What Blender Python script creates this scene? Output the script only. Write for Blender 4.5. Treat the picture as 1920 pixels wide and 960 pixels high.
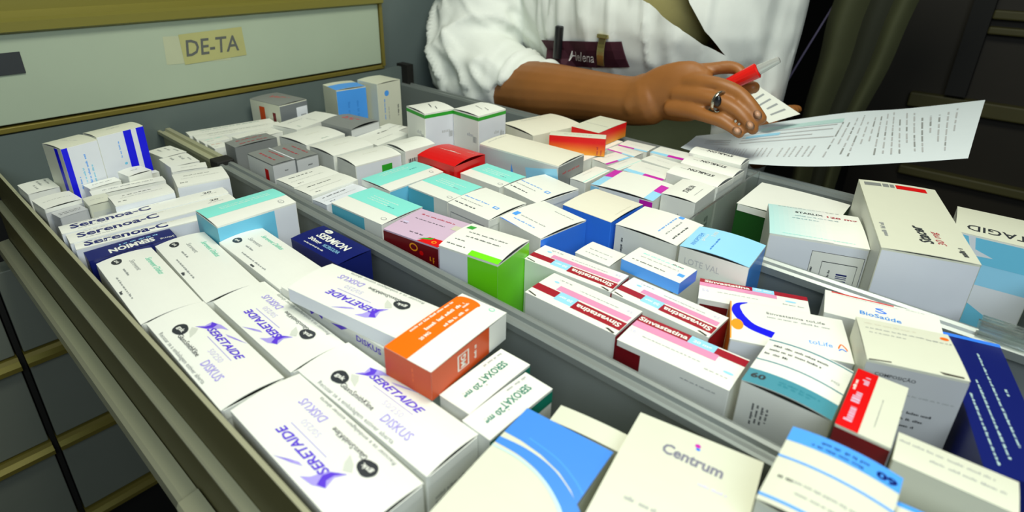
import bpy, bmesh, math, random
from mathutils import Vector, Matrix
from mathutils.geometry import tessellate_polygon
random.seed(7)
S = bpy.context.scene
COL = S.collection
for o in list(bpy.data.objects): bpy.data.objects.remove(o, do_unlink=True)

# ------------------------------------------------------------------ camera
Z0 = 0.90                                   # height of the drawer's rim above the floor, metres
def P(x, y, z): return Vector((x*.01, y*.01, z*.01+Z0))     # drawer coordinates in cm -> metres
cam = bpy.data.objects.new('camera', bpy.data.cameras.new('camera')); COL.objects.link(cam)
R_, U_, F_ = Vector((.7508021,.6602513,.0190881)), Vector((-.2819921,.2942660,.9131747)), Vector((-.5973078,.6909962,-.4071212))
mw = Matrix((R_, U_, -F_)).transposed().to_4x4(); mw.translation = P(0, 0, 22)
cam.matrix_world = mw
cam.data.sensor_width = 36; cam.data.lens = 1109.0/1920*36; cam.data.shift_y = -(480-374.6)/1920
cam.data.clip_start = .01; cam.data.clip_end = 30
cam.data.dof.use_dof = True; cam.data.dof.focus_distance = .50; cam.data.dof.aperture_fstop = 8
S.camera = cam
S.view_settings.view_transform = 'Standard'; S.view_settings.look = 'None'
S.view_settings.gamma = 1; S.view_settings.use_curve_mapping = False
S.view_settings.exposure = 0.0

# ------------------------------------------------------------------ light
w = bpy.data.worlds.new('room_dim_light'); S.world = w; w.use_nodes = True
w.node_tree.nodes['Background'].inputs[0].default_value = (.62,.75,1,1); w.node_tree.nodes['Background'].inputs[1].default_value = .03
def area(name, loc, target, size, power, color, sy=None):
    l = bpy.data.lights.new(name, 'AREA'); l.energy = power; l.color = color; l.size = size
    if sy: l.shape = 'RECTANGLE'; l.size_y = sy
    o = bpy.data.objects.new(name, l); COL.objects.link(o); o.location = loc
    o.rotation_euler = (target-loc).to_track_quat('-Z', 'Y').to_euler(); return o
area('ceiling_tube_light', P(-12, 30, 85), P(-20, 28, 0), .42, 7.7, (1,.985,.86), .30)
area('room_tube_light', P(-30, 0, 130), P(-50, 60, 0), .9, 1.7, (.80,1,.74), .3)
area('cool_fill_light', P(28, -22, 48), P(-20, 30, 0), .5, 4.6, (.84,.93,1), .4)  # added cool fill from behind the camera, not an actual window

# ------------------------------------------------------------------ materials
MATS = {}
def mat(name, rgb, rough=.5, metal=0, noise=.04, scale=60, bump=0, spec=.5, alpha=None, transmission=0, stretch=None):
    if name in MATS: return MATS[name]
    m = bpy.data.materials.new(name); m.use_nodes = True; nt = m.node_tree; b = nt.nodes['Principled BSDF']
    b.inputs['Roughness'].default_value = rough; b.inputs['Metallic'].default_value = metal
    b.inputs['Specular IOR Level'].default_value = spec
    tc = nt.nodes.new('ShaderNodeTexCoord'); n = nt.nodes.new('ShaderNodeTexNoise'); n.inputs['Scale'].default_value = scale
    n.inputs['Detail'].default_value = 4
    if stretch:
        mp = nt.nodes.new('ShaderNodeMapping'); mp.inputs['Scale'].default_value = stretch
        nt.links.new(tc.outputs['Object'], mp.inputs[0]); nt.links.new(mp.outputs[0], n.inputs['Vector'])
    else: nt.links.new(tc.outputs['Object'], n.inputs['Vector'])
    r = nt.nodes.new('ShaderNodeMix'); r.data_type = 'RGBA'
    r.inputs[6].default_value = tuple(max(0, c*(1-noise)) for c in rgb)+(1,)
    r.inputs[7].default_value = tuple(min(1, c*(1+noise)) for c in rgb)+(1,)
    nt.links.new(n.outputs['Fac'], r.inputs[0]); nt.links.new(r.outputs[2], b.inputs['Base Color'])
    if bump:
        bp = nt.nodes.new('ShaderNodeBump'); bp.inputs['Strength'].default_value = bump; bp.inputs['Distance'].default_value = .002
        nt.links.new(n.outputs['Fac'], bp.inputs['Height']); nt.links.new(bp.outputs[0], b.inputs['Normal'])
    if transmission: b.inputs['Transmission Weight'].default_value = transmission
    MATS[name] = m; return m
CL = dict(white=(.80,.82,.74), cream=(.66,.68,.54), ivory=(.76,.74,.60), cool=(.72,.76,.80), dull=(.60,.63,.55), card=(.62,.60,.48),
    black=(.012,.012,.014), ink=(.03,.035,.04), grey=(.33,.35,.34), lgrey=(.52,.54,.54), slate=(.16,.18,.19), boxgrey=(.22,.235,.225),
    violet=(.10,.04,.62), lilac=(.38,.32,.75), mist=(.62,.58,.78), mint=(.12,.66,.44), teal=(.24,.78,.68), tealblue=(.10,.48,.62),
    aqua=(.16,.56,.78), navy=(.006,.012,.13), ultramarine=(.0,.0,.75), blue=(.03,.20,.85), skyblue=(.07,.34,.88), paleblue=(.30,.66,.88),
    azure=(.04,.25,.72), pink=(.72,.28,.46), palepink=(.62,.46,.60), crimson=(.33,.002,.014), darkred=(.16,.002,.006), red=(.68,.004,.004),
    orange=(.90,.16,.003), rust=(.62,.07,.003), yellow=(.85,.45,.01), green=(.17,.72,.01), leaf=(.02,.36,.02), darkgreen=(.008,.075,.008),
    azureband=(.05,.25,.78), fadedink=(.20,.20,.26), tealband=(.06,.27,.34), magenta=(.55,.01,.40), petrol=(.02,.20,.26), bottle=(.0,.18,.11), slot=(.05,.045,.03), redtxt=(.45,.02,.04), paleteal=(.52,.74,.70), amber=(.85,.32,.01))
for q in range(12):                                       # printed red to yellow fade
    t = q/11; CL['fade%d' % q] = (.78-.0*t, .004+.42*max(0, t-.25)**1.2, .004+.01*t)
    CL['pale%d' % q] = (.46+.34*t, .72+.09*t, .70+.05*t)
CARTON = {}
def cmat(c): return mat('carton_'+c, CL[c], .42 if c not in ('red','navy','green','orange') else .3, 0, .02, 90)

# ------------------------------------------------------------------ helpers
def prop(o, label=None, cat=None, group=None, kind=None):
    if label: o['label'] = label
    if cat: o['category'] = cat
    if group: o['group'] = group
    if kind: o['kind'] = kind
    return o
def link(o, parent=None):
    COL.objects.link(o)
    if parent: o.parent = parent
    return o
class MB:
    """collects faces with a material key; verts in metres"""
    def __init__(s): s.v = []; s.f = []; s.m = []; s.mats = []
    def mi(s, m):
        if m not in s.mats: s.mats.append(m)
        return s.mats.index(m)
    def add(s, verts, faces, m):
        k = len(s.v); s.v += [Vector(v) for v in verts]; i = s.mi(m)
        for f in faces: s.f.append([k+a for a in f]); s.m.append(i)
    def box(s, a, b, m):
        x0,y0,z0 = a; x1,y1,z1 = b
        s.add([(x0,y0,z0),(x1,y0,z0),(x1,y1,z0),(x0,y1,z0),(x0,y0,z1),(x1,y0,z1),(x1,y1,z1),(x0,y1,z1)],
              [(0,3,2,1),(4,5,6,7),(0,1,5,4),(1,2,6,5),(2,3,7,6),(3,0,4,7)], m)
    def build(s, name, parent=None, smooth=False, bevel=0):
        me = bpy.data.meshes.new(name); me.from_pydata([tuple(v) for v in s.v], [], s.f)
        for m in s.mats: me.materials.append(m)
        me.polygons.foreach_set('material_index', s.m)
        if smooth: me.polygons.foreach_set('use_smooth', [True]*len(s.f))
        me.update(); o = bpy.data.objects.new(name, me); link(o, parent)
        if bevel:
            md = o.modifiers.new('edge', 'BEVEL'); md.width = bevel; md.segments = 2; md.limit_method = 'ANGLE'
        return o
def empty(name, loc=(0,0,0)):
    o = bpy.data.objects.new(name, None); o.location = loc; o.empty_display_size = .02; return link(o)
def cbox(mb, x0, y0, z0, x1, y1, z1, m): mb.box(P(x0,y0,z0), P(x1,y1,z1), m)

TXT = {}
def text_mesh(t, bold=0, shear=0):
    """flat letter outlines of unit size, centred: (verts, faces, width, height)"""
    k = (t, bold, shear)
    if k in TXT: return TXT[k]
    c = bpy.data.curves.new('lettering', 'FONT'); c.body = t; c.size = 1; c.offset = bold; c.shear = shear; c.resolution_u = 2
    o = bpy.data.objects.new('lettering', c); COL.objects.link(o)
    dg = bpy.context.evaluated_depsgraph_get(); me = o.evaluated_get(dg).to_mesh()
    vs = [v.co.xy.copy() for v in me.vertices]; fs = [list(p.vertices) for p in me.polygons]
    o.evaluated_get(dg).to_mesh_clear(); bpy.data.objects.remove(o); bpy.data.curves.remove(c)
    x0 = min(v.x for v in vs); x1 = max(v.x for v in vs); y0 = min(v.y for v in vs); y1 = max(v.y for v in vs)
    vs = [Vector((v.x-(x0+x1)/2, v.y-(y0+y1)/2)) for v in vs]
    TXT[k] = (vs, fs, x1-x0, y1-y0); return TXT[k]

class Face:
    """a printable face: size a x b in cm and a map (s,t cm, lift cm) -> local metres"""
    def __init__(s, mb, a, b, fn): s.mb, s.a, s.b, s.fn = mb, a, b, fn; s.lift = .006; s.sub = 0
    def put(s, pts, faces, col):
        s.lift += .0012
        if s.sub:                                   # on domed panels long edges are split so the print follows the surface
            pts = list(pts); out = []; st = []
            for f in faces:
                for i in range(1, len(f)-1): st.append((f[0], f[i], f[i+1]))
            while st:
                t = st.pop(); e = [(Vector(pts[t[i]])-Vector(pts[t[(i+1) % 3]])).length for i in range(3)]
                k = e.index(max(e))
                if e[k] <= s.sub: out.append(t); continue
                i, j, l = t[k], t[(k+1) % 3], t[(k+2) % 3]; pts.append(((pts[i][0]+pts[j][0])/2, (pts[i][1]+pts[j][1])/2)); q = len(pts)-1
                st.append((i, q, l)); st.append((q, j, l))
            faces = out
        s.mb.add([s.fn(x, y, s.lift) for x, y in pts], faces, cmat(col))
    def rect(s, u0, v0, u1, v1, col, n=8):
        nx = max(1, int(n*abs(u1-u0)+.999)); ny = max(1, int(n*abs(v1-v0)+.999))
        pts = [((u0+(u1-u0)*i/nx)*s.a, (v0+(v1-v0)*j/ny)*s.b) for j in range(ny+1) for i in range(nx+1)]
        s.put(pts, [(j*(nx+1)+i, j*(nx+1)+i+1, (j+1)*(nx+1)+i+1, (j+1)*(nx+1)+i) for j in range(ny) for i in range(nx)], col)
    def poly(s, pts, col):
        pts = [(u*s.a, v*s.b) for u, v in pts]
        tr = tessellate_polygon([[Vector((x, y, 0)) for x, y in pts]])
        fs = []
        for t in tr:
            (ax,ay),(bx,by),(cx,cy) = [pts[i] for i in t]
            fs.append(tuple(t) if (bx-ax)*(cy-ay)-(by-ay)*(cx-ax) > 0 else tuple(reversed(t)))
        s.put(pts, fs, col)
    def curve(s, pts, wd, col, n=14):
        """band of width wd (cm) along a smooth polyline of normalised points"""
        P_ = []
        for i in range(len(pts)-1):
            p0 = Vector(pts[max(i-1,0)]); p1 = Vector(pts[i]); p2 = Vector(pts[i+1]); p3 = Vector(pts[min(i+2,len(pts)-1)])
            for k in range(n):
                t = k/n; P_.append(.5*((2*p1)+(p2-p0)*t+(2*p0-5*p1+4*p2-p3)*t*t+(3*p1-p0-3*p2+p3)*t**3))
        P_.append(Vector(pts[-1])); P_ = [Vector((p.x*s.a, p.y*s.b)) for p in P_]
        wf = wd if callable(wd) else (lambda t: wd)
        V, F = [], []
        for i, p in enumerate(P_):
            d = P_[min(i+1,len(P_)-1)]-P_[max(i-1,0)]; d.normalize(); nn = Vector((-d.y, d.x))*wf(i/(len(P_)-1))/2
            V += [tuple(p-nn), tuple(p+nn)]
            if i: F.append((2*i-2, 2*i, 2*i+1, 2*i-1))
        s.put(V, F, col)
    def ell(s, u, v, ra, rb, col, n=24, rot=0):
        c, q = math.cos(rot), math.sin(rot)
        pts = [(u*s.a, v*s.b)]
        for k in range(n):
            x = ra*math.cos(k*2*math.pi/n); y = rb*math.sin(k*2*math.pi/n); pts.append((u*s.a+x*c-y*q, v*s.b+x*q+y*c))
        s.put(pts, [(0, 1+k, 1+(k+1) % n) for k in range(n)], col)
    def text(s, u, v, rot, h, t, col, w=None, bold=0, shear=0):
        vs, fs, W, H = text_mesh(t, bold, shear); sx = (w/W) if w else h/H; sy = h/H
        r = math.radians(rot); c, q = math.cos(r), math.sin(r)
        s.put([(u*s.a+p.x*sx*c-p.y*sy*q, v*s.b+p.x*sx*q+p.y*sy*c) for p in vs], fs, col)
    def dash(s, u, v, rot, w, h, col, n=1, gap=.16, fill=1):
        """lines of small print too fine to read: letter-sized strokes"""
        r = math.radians(rot); c, q = math.cos(r), math.sin(r); V, F = [], []
        for k in range(n):
            x = -w/2; end = w/2-(random.random()*.35*w if n > 1 and k else 0); y0 = -k*gap
            while x < end:
                wl = random.uniform(2, 7)*h*.5; xe = min(x+wl, end)
                while x < xe:
                    b = h*random.choice((.28,.38,.38,.5)); hh = h*random.choice((.7,.7,.7,1)); i = len(V)
                    for a_, b_ in ((x, y0), (min(x+b,xe), y0), (min(x+b,xe), y0+hh), (x, y0+hh)): V.append((u*s.a+a_*c-b_*q, v*s.b+a_*q+b_*c))
                    F.append((i, i+1, i+2, i+3)); x += b+h*.16
                x += h*.45
        s.put(V, F, col)
    def bars(s, u, v, rot, w, h, col='ink', n=16):
        r = math.radians(rot); c, q = math.cos(r), math.sin(r); V, F = [], []; x = -w/2
        while x < w/2:
            b = w/n*random.choice((.3,.6,.9)); i = len(V)
            for a_, b_ in ((x,-h/2),(x+b,-h/2),(x+b,h/2),(x,h/2)): V.append((u*s.a+a_*c-b_*q, v*s.b+a_*q+b_*c))
            F.append((i,i+1,i+2,i+3)); x += b+w/n*random.choice((.35,.6))
        s.put(V, F, col)

def carton(key, name, label, cat='box', group=None, base='white', lid=None, bulge=.18, arc='v', pr=None, sides=None, tab=None, tilt=None):
    """a folded cardboard carton: body, domed top panel (its own mesh) and, where seen, a tuck tab"""
    cx, cy, yaw, lu, lv, zt, h = GEO[key]
    lid = lid or base; bz = .05+bulge if bulge > .3 else bulge
    body = MB(); a, b = lu/2, lv/2; m = cmat(base)
    zb = 0.0; top = h-.05                           # local z from the base up, cm
    c3 = lambda x, y, z: (x*.01, y*.01, z*.01)
    r = .05
    ring = [(-a+r,-b),(a-r,-b),(a,-b+r),(a,b-r),(a-r,b),(-a+r,b),(-a,b-r),(-a,-b+r)]
    V = [c3(x, y, zb) for x, y in ring]+[c3(x, y, top) for x, y in ring]
    body.add(V, [(i, (i+1) % 8, 8+(i+1) % 8, 8+i) for i in range(8)]+[tuple(range(7,-1,-1))]+([] if bulge > .03 else [tuple(range(8,16))]), m)
    F = {'l': Face(body, lu, h, lambda s, t, e: c3(-a+s, -b-e, t)), 'f': Face(body, lv, h, lambda s, t, e: c3(a+e, -b+s, t)),
         'd': Face(body, lv, h, lambda s, t, e: c3(-a-e, b-s, t)), 'r': Face(body, lu, h, lambda s, t, e: c3(a-s, b+e, t))}
    if arc == 'v': zf = lambda x, y: bulge*(1-(y/b)**2)
    else: zf = lambda x, y: bulge*(1-(x/a)**2)
    n = 8; lm = MB(); LV = []; th = .035
    for e in (0, th):
        for j in range(n+1):
            for i in range(n+1):
                x = -a+lu*i/n; y = -b+lv*j/n; LV.append(c3(x, y, top+max(.0, zf(x, y))+e))
    N = (n+1)**2; LF = []
    for j in range(n):
        for i in range(n):
            q = j*(n+1)+i; LF.append((N+q, N+q+1, N+q+n+2, N+q+n+1)); LF.append((q, q+n+1, q+n+2, q+1))
    edge = [i for i in range(n+1)]+[j*(n+1)+n for j in range(1,n+1)]+[n*(n+1)+i for i in range(n-1,-1,-1)]+[j*(n+1) for j in range(n-1,0,-1)]
    for i, q in enumerate(edge):
        q2 = edge[(i+1) % len(edge)]; LF.append((q, q2, N+q2, N+q))
    lm.add(LV, LF, cmat(lid))
    def gz(x, y):                                   # height of the faceted lid so that print hugs it
        t = ((y+b)/lv if arc == 'v' else (x+a)/lu)*n; t = min(max(t, 0), n-1e-6); i = int(t); f = t-i
        g = lambda k: zf(0, -b+lv*k/n) if arc == 'v' else zf(-a+lu*k/n, 0)
        return top+th+max(0, g(i)*(1-f)+g(i+1)*f)
    F['t'] = Face(lm, lu, lv, lambda s, t, e: c3(-a+s, -b+t, gz(-a+s, -b+t)+e*(1.6 if bulge > .05 else 1)))
    F['t'].sub = .55
    if sides:
        for k, cc in sides.items(): F[k].rect(0.01, 0, .99, .985, cc, n=1)
    if pr: pr(F)
    o = body.build(name); o.location = P(cx, cy, zt-h); o.rotation_euler = (0, 0, yaw)
    prop(o, label, cat, group)
    lo = lm.build('top_panel', o)
    if tab:
        for sd in tab:
            tm = MB(); w_ = .8 if sd in 'fd' else .8; ln = (lv if sd in 'fd' else lu)*.5-.12; t0 = top-.02
            if sd == 'f': tm.box(c3(a, -ln, top-.62), c3(a+.035, ln, t0), cmat(lid))
            elif sd == 'd': tm.box(c3(-a-.035, -ln, top-.62), c3(-a, ln, t0), cmat(lid))
            elif sd == 'l': tm.box(c3(-ln, -b-.035, top-.62), c3(ln, -b, t0), cmat(lid))
            tm.build('tuck_tab', o)
    return o
GEO={
'sere1':(-20.134,9.891,-0.012,10.402,3.788,0,9),
'sere2':(-20.262,13.571,0.01,10.522,3.3,0.1,9.1),
'sere3':(-30.895,9.548,-0.022,10.482,3.398,0,9),
'serv1':(-41.245,9.775,-0.052,10.07,3.593,0,9),
'sere4':(-30.612,13.399,-0.017,9.834,3.479,0,9),
'serv2':(-40.834,13.507,-0.068,10.4,3.561,0,9),
'serv3':(-38.157,17.105,-0.022,9.392,3.455,0.2,9.2),
'sere5':(-26.76,17.236,0.153,9.515,3.646,1.6,0.95),
'orange':(-20.283,18.267,0.101,3.366,6.445,2,1.85),
'sermR':(-36.081,20.845,0.03,6.022,2.944,0.5,9.5),
'tealL':(-44.847,18.871,-0.025,4.02,6.472,1.5,10.5),
'sermL':(-47.162,10.863,-0.077,1.771,5.779,0.3,9.3),
'srnA':(-52.22,13.951,-0.099,1.65,12.329,0.6,9.6),
'srnB':(-50.41,13.863,-0.094,1.866,12.118,0.5,9.5),
'srnC':(-48.437,13.77,-0.169,1.146,11.964,0.4,9.4),
'smD':(-54.335,14.215,-0.074,2.452,4.508,1.2,10.2),
'smE':(-54.92,19.41,-0.237,3.471,4.289,1.2,10.2),
'smF':(-56.797,11.53,-0.049,2.049,1.714,0.8,9.8),
'smG':(-59.108,9.211,0.09,2.803,2.742,0.8,9.8),
'smH':(-63.737,8.945,0.039,3.144,2.33,0.8,9.8),
'smJ':(-60.567,13.038,0.112,1.367,2.61,0.8,9.8),
'smN1':(-65.918,20.526,0.128,3.248,2.43,0.6,9.6),
'smN2':(-62.36,20.365,-0.036,3.258,2.747,0.6,9.6),
'bluP1':(-62.695,11.95,0.238,2.916,3.037,4.5,6),
'bluP2':(-63.254,15.63,0.2,2.255,4.245,4.7,6),
'F1':(-11.328,14.129,0.114,4.729,8.04,0.5,9.5),
'F2':(-6.157,18.138,0.182,5.68,6.769,1,10),
'sx1':(-17.334,18.254,0.033,2.119,4.955,0.2,9.2),
'sx2':(-15.213,17.7,-0.009,1.887,4.799,0.2,9.2),
'M1':(-72.12,36.745,0.152,5.893,4.209,2.2,11.2),
'M2':(-69.742,45.176,-0.137,4.156,4.282,3,12),
'M3':(-67.867,49.588,0.063,4.144,4.181,3.4,12.4),
'M5b':(-55.898,26.823,0.018,4.927,2.436,1,10),
'M5c':(-55.678,29.295,0.01,5.003,2.422,1,10),
'M5a':(-62.225,27.917,-0,2.397,4.77,1,10),
'M6a':(-66.01,36.936,0.259,3.91,7.157,0.6,9.6),
'M6g':(-60.055,39.252,0.154,5.107,4.493,1.2,10.2),
'M6b':(-60.165,34.142,0.09,5.03,5.306,0.6,9.6),
'M6c':(-54.681,34.385,0.01,4.563,5.156,0.6,9.6),
'M6e':(-49.916,34.563,-0.079,3.769,5.494,0.6,9.6),
'M6f':(-48.892,39.315,-0.054,3.552,4.003,1,10),
'G1':(-50.314,43.61,-0.173,4.018,3.931,4,13),
'G2':(-45.858,47.076,-0.024,4.127,4.377,4,13),
'red':(-41.842,38.845,0.057,5.099,4.62,1.6,10.6),
'T1':(-42.531,33.092,0.016,4.227,6.615,0.8,9.8),
'T2':(-37.549,34.011,0.017,5.196,4.496,0.8,9.8),
'T3':(-36.378,39.181,-0.005,5.25,3.749,0.8,9.8),
'T4':(-38.786,27.204,0.053,6.552,4.468,0.8,9.8),
'M10a':(-49.956,27.37,0.044,3.109,5.009,0.3,9.3),
'M10b':(-46.936,27.474,0.062,2.796,5.183,0.3,9.3),
'M10c':(-44.39,27.285,0.104,2.012,4.73,0.1,9.1),
'M11':(-36.129,44.565,0.052,9.926,4.544,2.2,11.2),
'M12':(-42.189,54.087,-0.2,5.949,7.657,1.5,10.5),
'O1':(-35.038,51.283,0.532,6.069,1.471,2.4,2),
'O2':(-35.827,56.689,0.014,3.644,5.996,2.3,1.8),
'N_a':(-31.482,58.13,0.067,3.615,2.504,0.3,9.3),
'N_c':(-31.374,52.574,-0.177,2.212,3.688,0.3,9.3),
'N_e':(-30.277,47.002,0.015,1.806,4.547,0.3,9.3),
'N_f':(-25.207,46.518,0.079,6.281,4.812,0.8,9.8),
'N_h1':(-26.726,57.338,0.051,3.938,2.738,0.8,9.8),
'W1':(-31.935,33.692,-0.013,4.926,4.675,1,10),
'W2':(-30.664,39.539,-0.158,4.598,5.172,1,10),
'W3':(-26.541,34.577,-0.128,4.91,5.151,1,10),
'W4':(-24.496,40.371,-0.019,4.973,4.945,1,10),
'W5':(-18.967,40.21,0.009,5.37,4.726,1,10),
'LB':(-13.4,39.369,0.079,5.026,4.078,1.5,10.5),
'green':(-26.452,27.625,0.166,5.102,4.272,1.5,10.5),
'pink':(-32.37,27.477,0.151,5.522,4.575,0.8,9.8),
'S1':(-20.686,31.094,0.072,7.154,2.711,0.3,9.3),
'S1b':(-20.456,34.007,-0.007,3.053,2.364,0.3,9.3),
'S2':(-17.847,27.925,0.016,7.042,3.31,0.2,9.2),
'S3':(-13.481,31.428,-0.024,6.979,2.817,0.2,9.2),
'S4':(-10.685,27.785,0.044,6.776,3.252,0.2,9.2),
'blueT':(-15.769,34.121,-0.037,4.592,2.419,1.2,0.9),
'S5':(-9.794,36.426,0.39,6.981,2.726,0,9),
'S6':(-6.725,33.771,0.391,6.655,4.465,0.4,9.4),
'S7':(-4.712,28.972,0.029,4.384,4.649,1,10),
'S8':(-1.151,27.878,0.035,2.25,4.942,2,11),
'S9':(-0.762,34.197,0.359,4.628,4.131,2,11),
'S10':(-2.792,39.357,0.247,6.498,2.985,0.5,9.5),
'S12':(-1.24,20.41,0.029,4.112,4.644,3,12),
'S13':(2.303,25.924,0.059,4.275,1.947,2,11),
'N11':(3.405,35.553,0.277,2.988,11.724,0,9),
'F0':(-11.251,19.037,0.157,3.624,1.197,0.3,9.3),
'S14':(2.81,21.816,0.137,3.864,1.653,2.2,11.2),
'R0':(-12.934,54.605,0.023,8.076,6.751,0,9),
'R1':(-9.426,47.841,0.361,6.89,5.986,1.5,10.5),
'R2':(-3.779,51.243,0.328,5.761,13.782,3,12),
'R3':(1.619,56.287,0.089,5.607,5.748,2,11),
'st_a':(-21.931,58.214,0.024,5.508,2.441,1.5,10.5),
'st_b':(-21.42,55.496,-0.029,5.565,2.683,1.2,10.2),
'st_c':(-21.283,52.371,-0.031,5.26,3.501,1.2,10.2),
'st_d':(-20.302,48.06,0.04,3.22,4.624,1.2,10.2),
'N_b':(-31.514,55.628,-0.039,3.472,2.086,0.3,9.3),
'N_d':(-29.372,52.176,-0.093,1.498,4.423,0.3,9.3),
'N_h3':(-26.126,51.621,-0.01,4.295,3.538,0.5,9.5),
'N_h2':(-26.335,54.641,-0.086,4.055,2.105,0.6,9.6),
'st1':(-71.074,29.765,-0.156,1.85,9.761,0.2,9.2),
'st2':(-69.128,29.773,-0.17,1.813,9.781,0.2,9.2),
'st3':(-67.675,26.222,-0.044,1.752,2.77,0.2,9.2),
'st4':(-65.478,25.613,-0.049,2.138,1.523,0.2,9.2),
'st5':(-66.107,30.566,0.08,2.7,4.905,0.2,9.2),
'M6h':(-55.363,40.03,0.184,4.229,5.338,0.2,9.2),
'M6i':(-57.157,43.476,0.234,2.975,1.944,0.2,9.2),
'smK':(-59.984,15.616,0.154,1.97,2.071,1.4,10.4),
'smM':(-58.216,14.405,-0.121,1.305,5.762,0.8,9.8),
'smN3':(-59.137,20.047,-0.298,1.548,3.056,0.8,9.8),
'smG2':(-56.807,9.45,0.152,1.647,2.111,0.4,9.4),
'wall_b':(-61.559,16.364,0.053,0.848,3.244,0.3,9.3),
'sere6':(-27.999,17.167,0.06,10.44,3.303,0.62,9.62),
'fillA':(-35.539,51.188,0,5.306,5.54,0.4,9.4),
'fillB':(-35.899,56.274,0,5.178,3.54,0.45,9.45),
}


# ------------------------------------------------------------------ setting
M_floor = mat('dark_floor', (.035,.034,.026), .55, 0, .3, 6)
M_wall = mat('dark_wall', (.020,.021,.016), .8, 0, .25, 4)
mb = MB(); mb.box((-4,-2,-.05), (2.6,4.5,0), M_floor); prop(mb.build('floor'), kind='structure')
mb = MB(); mb.box((-4,4.5,-.05), (2.6,4.6,2.7), M_wall); prop(mb.build('wall_back'), kind='structure')
mb = MB(); mb.box((-4.1,-2,-.05), (-4,4.5,2.7), M_wall); prop(mb.build('wall_left'), kind='structure')
mb = MB(); mb.box((2.6,-2,-.05), (2.7,4.5,2.7), M_wall); prop(mb.build('wall_right'), kind='structure')

# cabinet with rows of drawers; its front stands in the plane x = -76 cm
M_gold = mat('olive_gold_trim', (.20,.165,.03), .38, .35, .12, 40, stretch=(1,.05,1))
M_gold2 = mat('olive_gold_trim_light', (.21,.19,.035), .42, .2, .1, 40, stretch=(1,.05,1))
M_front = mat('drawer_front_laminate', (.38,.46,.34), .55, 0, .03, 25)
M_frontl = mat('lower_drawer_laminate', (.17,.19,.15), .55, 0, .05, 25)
M_cab = mat('cabinet_grey_steel', (.115,.15,.145), .5, 0, .08, 18)
M_dark = mat('cabinet_gap_black', (.006,.006,.004), .7)
M_alu = mat('drawer_steel_grey', (.25,.28,.265), .38, .35, .08, 50, stretch=(.05,1,1))
M_rail = mat('rail_khaki_metal', (.46,.46,.30), .36, .35, .08, 60, stretch=(.03,1,1))
M_rail2 = mat('side_rail_khaki', (.27,.28,.15), .45, .2, .10, 60, stretch=(.03,1,1))
M_inner = mat('drawer_inner_panel', (.12,.155,.145), .5, .1, .06, 30)

cab_ = empty('drawer_cabinet', P(-80, 30, -90))
prop(cab_, 'tall grey steel cabinet with olive gold rails, the open drawer slides out of it', 'cabinet')
def inparent(o, par):
    o.parent = par; o.matrix_parent_inverse = Matrix.Translation(par.location).inverted(); return o
mb = MB()
cbox(mb, -130, -60, -90, -79.5, 56.9, -9.8, M_dark); cbox(mb, -130, -60, 14.8, -79.5, 56.9, 60, M_dark); cbox(mb, -130, -60, -9.8, -79.5, 56.9, 14.8, M_dark)
inparent(mb.build('carcass'), cab_)
mb = MB(); cbox(mb, -130, 57.1, -90, -79.0, 90, 60, M_cab); inparent(mb.build('side_panel', bevel=.002), cab_)
mb = MB(); cbox(mb, -79.4, 4.05, -60, -76.6, 4.55, -10, M_dark); inparent(mb.build('upright'), cab_)
def trim_rail(z, y0, y1, name='rail'):
    m_ = MB()
    prof = [(-79.4,z-.6),(-76.2,z-.6),(-75.3,z-.5),(-75.3,z+.05),(-75.9,z+.45),(-76.1,z+.9),(-79.4,z+.9)]
    V = [P(x, y, zz) for y in (y0, y1) for x, zz in prof]; n = len(prof)
    m_.add(V, [(i, n+i, n+(i+1) % n, (i+1) % n) for i in range(n)]+[tuple(range(n)), tuple(range(2*n-1,n-1,-1))], M_gold)
    return inparent(m_.build(name), cab_)
for z in (-23, -35.6, -48.2):
    trim_rail(z, -50, 4.0); trim_rail(z, 4.6, 56.5)
trim_rail(-10.6, -50, 4.0)
# big drawer front above the open drawer
dr = empty('closed_drawer', P(-77, 30, 3.6)); prop(dr, 'closed drawer with a plain pale front, a taped yellow label and a gold top rail', 'drawer')
mb = MB(); cbox(mb, -79, -10, 3.6, -76, 56.3, 12.35, M_front); inparent(mb.build('front_panel', bevel=.0008), dr)
mb = MB(); cbox(mb, -78.5, -10, 2.75, -75.9, 56.8, 3.35, M_gold); inparent(mb.build('bottom_rail', bevel=.001), dr)
mb = MB()
prof = [(-78.8,12.4),(-75.6,12.4),(-75.2,12.6),(-75.2,13.5),(-75.7,13.8),(-77.6,14.3),(-77.6,15.9),(-78.8,15.9)]
V = [P(x, y, zz) for y in (-10, 56.8) for x, zz in prof]; n = len(prof)
mb.add(V, [(i, n+i, n+(i+1) % n, (i+1) % n) for i in range(n)]+[tuple(range(n)), tuple(range(2*n-1,n-1,-1))], M_gold2)
inparent(mb.build('top_rail'), dr)
mb = MB(); cbox(mb, -79, 56.35, 3.2, -75.7, 56.85, 12.9, M_gold); inparent(mb.build('end_strip'), dr)
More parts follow.
